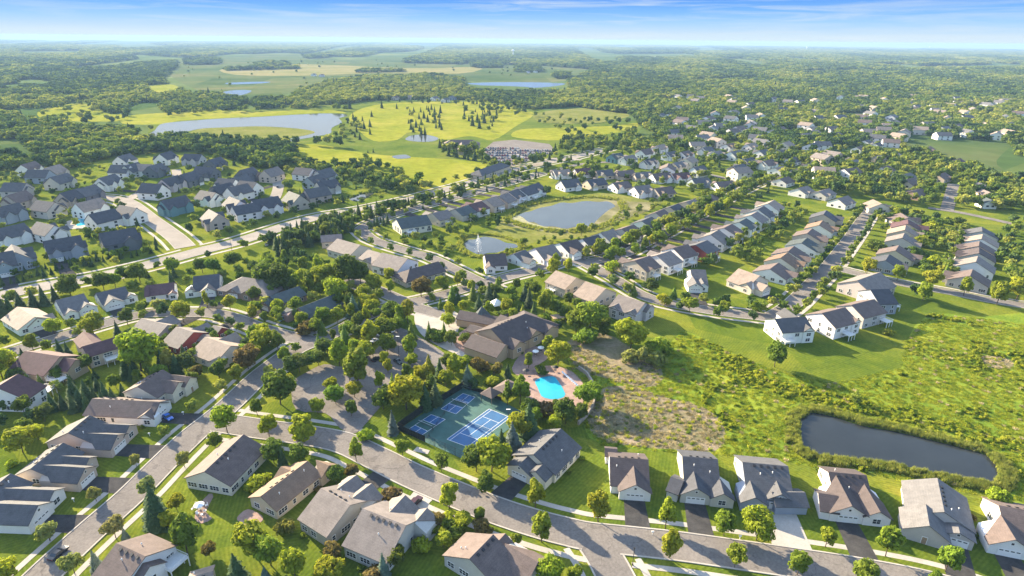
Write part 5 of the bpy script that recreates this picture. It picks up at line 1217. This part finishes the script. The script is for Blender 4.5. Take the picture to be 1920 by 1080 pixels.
PB = [(0,1,0,0),(0,1,1,1),(0,0,0,1),(1,1,0,1),(0,1,.34,.34),(0,1,.66,.66),(.5,.5,0,.34),(.5,.5,.66,1)]
court(pts("761.7,808.3 784.2,820.8 835,786.7 808.3,777.5"), [(0,1,0,.34),(0,1,.66,1)], PB, 'pickleball court nearest the street', .09)
court(pts("827,767 855,776.5 891,745 868,738"), [(0,1,0,.38),(0,1,.6,1)], PB, 'pickleball court beside the court shelter', .09)
court(pts("838,824 882,840 957,783 917,767"), [(0,1,0,1)], [(0,1,0,0),(0,1,1,1),(0,0,0,1),(1,1,0,1),(.125,.125,0,1),(.875,.875,0,1),(.125,.875,.23,.23),(.125,.875,.77,.77),(.5,.5,.23,.77)], 'tennis court', .09)
def fence(P, h, screen, label, post=3.0):
    W = resample([G(*p) for p in pts(P)], post)
    root = empty('court_fence', (*W[0], 0)); tag(root, label, 'fence', 'fences of the courts')
    pm, rm, sm = MB(), MB(), MB(); ox, oy = W[0]
    loc = [(x-ox, y-oy) for x, y in W]
    pmesh = None
    q = MB(); q.tube((0,0,0), (0,0,h), .05, n=6); pmesh = q.mesh('fence_post', M['darkmetal'])
    for x, y in loc: inst('fence_post', pmesh, root, (x, y, 0))
    for a, d in zip(loc, loc[1:]):
        for z in (.05, h/2, h-.05): rm.tube((*a, z), (*d, z), .03, n=4, caps=False)
        if screen: sm.box(0,0,0,0,0,0) if False else sm.face([(*a, .1), (*d, .1), (*d, h*screen), (*a, h*screen)])
        l = math.hypot(d[0]-a[0], d[1]-a[1]); k = int(l/.35)
        for i in range(k):
            t0 = i/k; t1 = min(1, t0+.5)
            for (za, zb) in ((.05, h-.05), (h-.05, .05)):
                rm.tube((a[0]+(d[0]-a[0])*t0, a[1]+(d[1]-a[1])*t0, za), (a[0]+(d[0]-a[0])*t1, a[1]+(d[1]-a[1])*t1, zb), .009, n=3, caps=False)
    rm.obj('fence_mesh', M['darkmetal'], root, fix=False)
    if screen: sm.obj('windscreen', flat('windscreen', (.018,.024,.022), .9), root, fix=False)
fence("746,806 790,775 830,752 868,728", 3.0, .93, 'tall dark windscreen fence along the left side of the courts')
fence("746,806 770,817 797,829", 3.0, .8, 'short dark windscreen fence at the street corner of the courts')
fence("797,829 835,846 873,863", 3.0, 0, 'grey wire fence between the courts and the sidewalk')
fence("797,829 820,797 840,767 870,752 902,741", 1.6, 0, 'low wire divider fence between pickleball and tennis courts')
fence("868,728 907,738 940,752", 3.0, .5, 'wire fence at the far end of the courts')
def canopy(name, u, v, w, d, h, rz, label, roofm, posts='trim', peak=.8, cat='canopy'):
    x, y = G(u, v); root = empty(name, (x, y, 0), rz); tag(root, label, cat)
    b = MB(); e = .3; Z = h
    P = [(-w/2-e,-d/2-e,Z), (w/2+e,-d/2-e,Z), (w/2+e,d/2+e,Z), (-w/2-e,d/2+e,Z)]; r = max(0, (w-d)/2)
    A, B2 = (-r,0,Z+peak), (r,0,Z+peak)
    b.slab([P[0],P[1],B2,A] if r else [P[0],P[1],A], .1); b.slab([P[2],P[3],A,B2] if r else [P[2],P[3],A], .1); b.slab([P[1],P[2],B2], .1); b.slab([P[3],P[0],A], .1)
    b.obj('canopy_roof', roofm, root, color=ROOF['brown'])
    q = MB(); q.box(-.08,.08,-.08,.08,0,Z-.05); pm = q.mesh('post', M[posts])
    for sx in (-1,1):
        for sy in (-1,1): inst('post', pm, root, (sx*(w/2-.1), sy*(d/2-.1), 0))
    return root
ca = math.atan2(G(835,786.7)[1]-G(784,820.8)[1], G(835,786.7)[0]-G(784,820.8)[0])
#canopy('shade_canopy', 866, 768, 6, 3, 2.6, ca, 'white shade canopy between the pickleball courts', M['white'], peak=.4)
sheet('court_pad', '774,846 782,838 806,845 802,852', 0.1, M['concrete'], 'pale concrete pad at the court gate', 'path')
canopy('court_shelter', 920, 750, 5, 5, 3.0, ca, 'small brown-roofed shelter at the far end of the courts', M['shingle'], 'wood', 2.2, 'shelter')
canopy('gazebo', 931, 580, 5, 5, 3.0, .4, 'white gazebo on the lawn behind the clubhouse', M['white'], 'trim', 2.6, 'gazebo')
canopy('pergola', 1047, 603, 6, 4, 2.8, .3, 'brown pergola beside the pool garden', M['wood'], 'wood', .15, 'pergola')
canopy('pool_house', 950, 738, 8, 6, 3.0, .9, 'small brown-roofed pool house behind the courts', M['shingle'], 'stone', 1.6, 'pool house')
# ------------------------------------------------------------------ cars
CARP = {}
def car_parts(kind):
    if kind in CARP: return CARP[kind]
    b, g, w = MB(), MB(), MB(); W = .92
    if kind == 'sedan': body = [(-2.3,.35),(2.3,.35),(2.32,.75),(1.3,.92),(-1.75,.95),(-2.28,.85)]; cab = [(-1.6,.94),(1.15,.91),(.35,1.42),(-.95,1.42)]
    elif kind == 'suv': body = [(-2.3,.4),(2.35,.4),(2.36,.9),(1.3,1.05),(-2.28,1.05)]; cab = [(-2.2,1.04),(1.2,1.04),(.45,1.7),(-2.0,1.7)]
    else: body = [(-2.7,.45),(2.6,.45),(2.6,.95),(1.5,1.1),(-2.7,1.05)]; cab = [(-.5,1.06),(1.4,1.08),(.75,1.75),(-.35,1.75)]
    b.prism([(0,0)]*0 or [(-W, body[0][1])], 0, 0) if False else None
    n = len(b.v); k = len(body)
    for s in (-W, W):
        for x, z in body: b.v.append((x, s, z))
    b.f.append(tuple(range(k))); b.f.append(tuple(reversed(range(k, 2*k)))); b.m += [0, 0]
    for i in range(k): j = (i+1) % k; b.f.append((i, i+k, j+k, j)); b.m.append(0)
    def cabm(mb, inset, grow, z0=0):
        n = len(mb.v); P = []
        for s in (-1, 1):
            for i, (x, z) in enumerate(cab): mb.v.append((x, s*(W-(.04 if i < 2 else .18)+grow), z+z0))
        for f in ((0,1,2,3), (7,6,5,4), (0,4,5,1), (1,5,6,2), (2,6,7,3), (3,7,4,0)): mb.f.append(tuple(n+i for i in f)); mb.m.append(0)
    cabm(g, 0, 0)
    xr = [cab[3][0]+.02, cab[2][0]-.02]; zr = cab[2][1]
    b.box(xr[0], xr[1], -W+.17, W-.17, zr+.002, zr+.05)
    q = MB(); q.tube((0,-.11,0), (0,.11,0), .33, n=12)
    w = q.mesh('wheel', flat('tyre', (.02,.02,.02), .8))
    l = MB(); l.box(-.03,.05,-.2,.2,-.07,.07); lm = l.mesh('headlight', M['trim'])
    t = MB(); t.box(-.03,.05,-.15,.15,-.08,.08); tm = t.mesh('tail_light', flat('tail_red', (.4,.01,.01), .4))
    CARP[kind] = (b.mesh('car_body', M['paint']), g.mesh('car_glass', M['glass']), w, lm, tm, body)
    return CARP[kind]
def car(kind, u, v, u2, v2, col, label, name='parked_car', cat='car', group='cars parked near the clubhouse and homes'):
    x, y = G(u, v, .2); x2, y2 = G(u2, v2, .2); r = math.atan2(y2-y, x2-x)
    b, g, w, lm, tm, body = car_parts(kind); root = empty(name, (x, y, .13), r); tag(root, label, cat, group)
    inst('car_body', b, root, color=col); inst('car_windows', g, root)
    for sx in (-1.4, 1.45):
        for sy in (-.82, .82): inst('wheel', w, root, (sx, sy, .33))
    for sy in (-.62, .62): inst('headlight', lm, root, (body[2][0], sy, .68)); inst('tail_light', tm, root, (body[0][0]-.0, sy, .72))
car('sedan', 315, 784, 322, 789, (.01,.12,.5), 'bright blue car on the drive of the white house')
car('sedan', 110, 1040, 124, 1028, (.02,.028,.035), 'dark sedan parked on the shaded lower left street')
car('suv', 779, 944, 788, 935, (.05,.012,.012), 'dark red sport utility vehicle on a pale concrete drive')
car('pickup', 531, 600, 522, 604, (.2,.45,.55), 'light blue pickup truck on a dark drive beside the brick house', cat='pickup')
car('sedan', 732, 621, 738, 624, (.65,.65,.65), 'white car in the upper bay of the parking lot')
car('suv', 700, 641, 706, 638, (.6,.6,.62), 'white sport utility vehicle under the lot trees')
car('sedan', 746, 679, 752, 683, (.02,.04,.04), 'dark car in the middle of the parking lot')
car('sedan', 706, 675, 712, 672, (.03,.03,.035), 'black car beside the lot island tree')
car('sedan', 716, 628, 722, 625, (.3,.32,.34), 'silver car between two trees in the lot')
car('suv', 521, 351, 523, 346, (.02,.03,.05), 'dark car in the left village cul-de-sac')
car('sedan', 405, 438, 412, 437, (.5,.52,.55), 'pale car on a drive at the left village entry')
car('sedan', 1515, 495, 1521, 493, (.6,.6,.6), 'white car on a drive in the beige row')
car('sedan', 1776, 372, 1778, 368, (.6,.6,.62), 'white car parked left on the tree-lined right street')
car('sedan', 1793, 374, 1794, 370, (.1,.1,.12), 'dark car parked right on the tree-lined right street')
car('sedan', 920, 534, 926, 538, (.03,.03,.03), 'black car driving on the middle street', name='car')
def simple_car():
    b = MB(); body = car_parts('sedan')
    for me, mi in ((body[0], 0), (body[1], 1)):
        n = len(b.v); b.v += [tuple(v.co) for v in me.vertices]; b.f += [tuple(n+i for i in p.vertices) for p in me.polygons]; b.m += [mi]*len(me.polygons)
    return b.mesh('small_car', [M['paint'], M['glass']])
SC = simple_car(); LOTP = [G(*p) for p in pts("907,282 926,268 965,264 1028,271 1040,282 1000,298 960,310 932,301")]
PAL = [((.6,.6,.6),'white'), ((.03,.03,.035),'black'), ((.25,.26,.28),'silver'), ((.02,.04,.12),'dark blue'), ((.2,.02,.02),'red'), ((.08,.08,.085),'grey')]
x0, x1 = min(p[0] for p in LOTP), max(p[0] for p in LOTP); y0, y1 = min(p[1] for p in LOTP), max(p[1] for p in LOTP); cs = 0
yy = y0+3; row = 0
while yy < y1:
    xx = x0+2
    while xx < x1:
        if inpoly(xx, yy, LOTP) and R.random() < .8 and cs < 170 and not HG.near(xx, yy, 12):
            c, n = R.choice(PAL); tag(inst('parked_car', SC, None, (xx, yy, .13), math.pi/2+R.uniform(-.05,.05), c), f'{n} car among the rows in the golf club car park', 'car', f'{n} cars in the golf club car park'); cs += 1
        xx += 2.9
    yy += 5.2 if row % 2 == 0 else 11.5; row += 1
# ------------------------------------------------------------------ lamps, mailboxes, pool things, fountain
def lamp(u, v, vt, label, arm=0.0):
    x, y = G(u, v); h = min(9, height_to(x, y, vt)); root = empty('street_lamp', (x, y, 0)); tag(root, label, 'street lamp', 'street and court lamps')
    b = MB(); b.tube((0,0,0), (0,0,h), .11, .07, 8); b.tube((0,0,0), (0,0,.5), .2, .18, 8); b.obj('pole', M['darkmetal'], root)
    b = MB(); b.box(-.7, .7, -.2, .2, h, h+.16) if arm else b.tube((0,0,h), (0,0,h+.55), .16, .24, 8); b.obj('lamp_head', M['trim' if arm else 'darkmetal'], root)
lamp(1186, 1060, 1030, 'dark street lamp at the side street corner')
lamp(748, 668, 626, 'tall lamp pole between the lot trees', 1)
lamp(656, 720, 690, 'tall lamp pole at the edge of the parking lot', 1)
lamp(700, 672, 640, 'tall lamp pole beside the leafy lot island', 1)
lamp(953, 790, 768, 'white-headed floodlight pole at the tennis court', 1)
lamp(435, 470, 448, 'thin lamp pole at the boulevard junction')
def mailbox(u, v, label):
    x, y = G(u, v); root = empty('mailbox', (x, y, 0)); tag(root, label, 'mailbox', 'roadside mailboxes')
    b = MB(); b.box(-.06,.06,-.06,.06,0,1.0); b.obj('post', M['trim'], root)
    b = MB(); b.tube((-.32,0,1.16), (.32,0,1.16), .2, n=10); b.box(-.32,.32,-.2,.2,.98,1.16); b.obj('box', M['trim'], root)
for u, v, n in ((1387,1011,'pale-drive house'), (281,818,'beige house below the blue-car house'), (139,941,'left-edge gabled house'), (344,778,'blue-car house'), (1223,1003,'leftmost bottom-row house'), (902,924,'slate house by the courts')): mailbox(u, v, 'white mailbox at the kerb by the '+n)
LB = MB(); LB.box(-.95,.45,-.33,.33,.3,.38); LB.slab([(.45,-.33,.38),(1.05,-.33,.85),(1.05,.33,.85),(.45,.33,.38)], .08)
for sx in (-.85,.4):
    for sy in (-.28,.28): LB.box(sx-.04,sx+.04,sy-.04,sy+.04,0,.3)
lm_ = LB.mesh('lounger', M['white'])
for i in range(9):
    t = i/8; x, y = G(1057+t*26, 702+t*23); tag(inst('pool_lounger', lm_, None, (x, y, .1), 2.2), f'{ORD[i]} white lounger from the clubhouse along the pool edge', 'lounger', 'loungers beside the pool')
def umbrella(u, v, label, col='white'):
    x, y = G(u, v); root = empty('pool_umbrella', (x, y, .1)); tag(root, label, 'umbrella', 'umbrellas beside the pool')
    b = MB(); b.tube((0,0,0), (0,0,2.4), .04); b.obj('pole', M['trim'], root)
    b = MB()
    for i in range(8):
        a, c = i*.785, (i+1)*.785; b.slab([(1.4*math.cos(a),1.4*math.sin(a),2.05),(1.4*math.cos(c),1.4*math.sin(c),2.05),(0,0,2.6)], .03)
    b.obj('canopy', M[col], root)
    b = MB(); b.tube((0,0,.68), (0,0,.74), .6, n=14); b.obj('table_top', M['darkmetal'], root)
umbrella(986, 703, 'umbrella table left of the pool', 'darkmetal'); umbrella(1041, 697, 'umbrella table at the far pool corner', 'darkmetal'); umbrella(1004, 667, 'pale umbrella table on the shaded patio'); umbrella(1014, 660, 'second pale umbrella table at the clubhouse wall'); umbrella(376, 958, 'umbrella table on the brick patio of the cream house')
b = MB(); W = resample([G(*p) for p in pts("1084,797 1100,782 1112,762 1117,742 1112,722 1100,703 1085,692")], 2.5)
strip(W, -.3, .3, 0, b, h=1.5)
tag(b.obj('retaining_wall', M['stone']), 'curved stone retaining wall beside the pool terrace', 'wall')
x, y = G(897, 474); root = empty('fountain', (x, y, .13)); tag(root, 'white water jet rising from the fountain pond', 'fountain'); b = MB(); rnd = random.Random(5); hh = height_to(x, y, 439)
for i in range(1500):
    a = rnd.uniform(0, 6.283); t = rnd.random(); vr = rnd.random()**.7*2.3; z = hh*(1-(2*t-1)**2)*(1-.42*(vr/2.3)); r = vr*t*1.15+rnd.uniform(0,.12); s = rnd.uniform(.06,.16)
    leafq(b, (r*math.cos(a), r*math.sin(a), z), (0,0,1), s, rnd)
for i in range(500):
    t = rnd.random(); z = hh*t; r = .22*(1-t)+.05; a = rnd.uniform(0,6.28); leafq(b, (r*math.cos(a), r*math.sin(a), z), (1,0,0), .14, rnd)
b.obj('water_jet', M['white'], root, fix=False); b = MB(); b.tube((0,0,-.1), (0,0,.25), .6, .45, 12); b.obj('nozzle', M['darkmetal'], root)
for i, (u, v, hgt) in enumerate(((962, 106, 42), (1512, 94, 45), (1742, 92, 45))):
    x, y = G(u, v); root = empty('water_tower', (x, y, 0)); tag(root, ('pale water tower in the middle distance right of the hay fields', 'pale water tower on the horizon, left one of two', 'pale water tower on the horizon near the right edge')[i], 'water tower')
    b = MB(); b.tube((0,0,0), (0,0,hgt-6), 4, 3, 12); b.obj('stem', M['white'], root)
    b = MB(); b.tube((0,0,hgt-8), (0,0,hgt-2), 4, 11, 14); b.tube((0,0,hgt-2), (0,0,hgt+4), 11, 10, 14); b.tube((0,0,hgt+4), (0,0,hgt+8), 10, 2, 14); b.obj('tank', M['white'], root)
RK = []
for i in range(2):
    b = MB(); lobe(b, (0,0,.3), .7, .5, random.Random(i), 8, 5); RK.append(b.mesh('boulder', M['stone']))
for i, (u, v) in enumerate(((498,458),(502,456),(505,459),(500,461))):
    x, y = G(u, v); tag(inst('boulder', RK[i % 2], None, (x, y, 0), i, None, (R.uniform(1,1.8),)*3), 'pale boulder in the rock pile beside the boulevard junction', 'boulder', 'boulders at the boulevard junction')
CH_ = MB(); CH_.box(-.25,.25,-.25,.25,.4,.46); CH_.box(-.25,.25,.2,.26,.46,.95)
for sx in (-.21,.21):
    for sy in (-.21,.21): CH_.box(sx-.025,sx+.025,sy-.025,sy+.025,0,.4)
chm = CH_.mesh('chair', M['white'])
for i, (u, v) in enumerate(((368,950),(371,966),(379,968),(385,961),(362,957),(388,950))):
    x, y = G(u, v); tag(inst('patio_chair', chm, None, (x, y, .1), i*1.1, None, (1.3,1.3,1.3)), f'{ORD[i]} white chair around the brick patio table of the cream house', 'chair', 'patio chairs')
# ------------------------------------------------------------------ light, air, camera
SUN_EL, SUN_AZ = math.radians(20.5), math.radians(137.0)      # azimuth measured from +x, anticlockwise
sd = Vector((math.cos(SUN_EL)*math.cos(SUN_AZ), math.cos(SUN_EL)*math.sin(SUN_AZ), math.sin(SUN_EL)))
sl = bpy.data.lights.new('sun', 'SUN'); sl.energy = 5.0; sl.angle = math.radians(0.53); sl.color = (1.0, 0.83, 0.57)
so = link(bpy.data.objects.new('sun', sl)); so.rotation_euler = sd.to_track_quat('Z', 'Y').to_euler()
wd = bpy.data.worlds.new('World'); sc.world = wd; wd.use_nodes = True; nt = wd.node_tree
bg = nt.nodes['Background']; bg.inputs['Strength'].default_value = 0.13
sky = nt.nodes.new('ShaderNodeTexSky'); sky.sky_type = 'NISHITA'; sky.sun_disc = False
sky.sun_elevation = SUN_EL; sky.sun_rotation = math.pi/2-SUN_AZ; sky.altitude = 100; sky.air_density = 1.0; sky.dust_density = 1.2; sky.ozone_density = 1.2
tc = nt.nodes.new('ShaderNodeTexCoord'); sp = nt.nodes.new('ShaderNodeSeparateXYZ'); nt.links.new(tc.outputs['Generated'], sp.inputs[0])
# a pale horizon that deepens quickly to blue, passing into the physical sky higher up
rz = ramp(nt, [(0.0,(1.3,1.5,1.65)), (0.006,(1.25,1.52,1.72)), (0.0255,(0.72,1.22,1.82)), (0.040,(0.42,0.95,1.8)), (0.056,(0.24,0.7,1.75)), (0.085,(0.6,1.0,1.7)), (0.11,(1.8,2.0,2.2)), (0.2,(1.6,1.8,2.0)), (0.3,(0.8,1.0,1.3))])
nt.links.new(sp.outputs['Z'], rz.inputs[0])
rf = ramp(nt, [(0.16,(1,1,1)), (0.4,(0,0,0))]); nt.links.new(sp.outputs['Z'], rf.inputs[0])
c = mixc(nt, rf.outputs[0], sky.outputs[0], rz.outputs[0])
# thin streaked cirrus
mp = nt.nodes.new('ShaderNodeMapping'); mp.inputs['Scale'].default_value = (2.2, 2.2, 42.0); mp.inputs['Rotation'].default_value = (0.02, -0.03, 0.5)
nt.links.new(tc.outputs['Generated'], mp.inputs[0])
nz = noise(nt, 2.3, 8, 0.62, mp.outputs[0], 0.6)
rc_ = ramp(nt, [(0.46,(0,0,0)), (0.74,(0.7,0.7,0.7))]); nt.links.new(nz, rc_.inputs[0])
nb = noise(nt, 1.4, 3, 0.5, tc.outputs['Generated']); rb_ = ramp(nt, [(0.4,(0,0,0)), (0.56,(1,1,1))]); nt.links.new(nb, rb_.inputs[0])
cf = mixc(nt, 1.0, rc_.outputs[0], rb_.outputs[0], 'MULTIPLY')
c = mixc(nt, cf, c, (1.45, 1.6, 1.7))
nt.links.new(c, bg.inputs['Color'])
# the air
b = MB(); b.box(-17000, 17000, -600, 19400, -1.0, 128.0)
hz, hnt, hb = mat('haze'); hnt.nodes.remove(hb)
pv = hnt.nodes.new('ShaderNodeVolumePrincipled'); pv.inputs['Color'].default_value = (0.30,0.48,0.76,1); pv.inputs['Density'].default_value = HAZE
pv.inputs['Anisotropy'].default_value = 0.05
hnt.links.new(pv.outputs[0], hnt.nodes['Material Output'].inputs['Volume'])
if HAZE > 0: tag(b.obj('haze', hz), 'thin blue haze in the air over the whole landscape', 'haze', kind='stuff')
cam = bpy.data.cameras.new('camera'); cam.sensor_width = 36; cam.lens = 36*F/1920; cam.clip_start = 1; cam.clip_end = 60000
co = link(bpy.data.objects.new('camera', cam))
fw = Vector((0, cP, -sP)); up = Vector((0, sP, cP)); rt = Vector((1, 0, 0))
r2, u2 = rt*cR+up*sR, -rt*sR+up*cR
co.matrix_world = Matrix(((r2.x, u2.x, -fw.x, 0), (r2.y, u2.y, -fw.y, 0), (r2.z, u2.z, -fw.z, CH), (0, 0, 0, 1)))
sc.camera = co
sc.view_settings.view_transform = 'Standard'; sc.view_settings.look = 'None'; sc.view_settings.gamma = 1.0; sc.view_settings.use_curve_mapping = False
sc.view_settings.exposure = EXPO
sc.cycles.max_bounces = 4; sc.cycles.diffuse_bounces = 2; sc.cycles.glossy_bounces = 2; sc.cycles.transmission_bounces = 2; sc.cycles.transparent_max_bounces = 6; sc.cycles.volume_bounces = 0
sc.cycles.use_denoising = True
if VERB:
    for o in bpy.data.objects:
        l = o.get('label')
        if l and len(l.split()) > 16: print('LONG', len(l.split()), l)
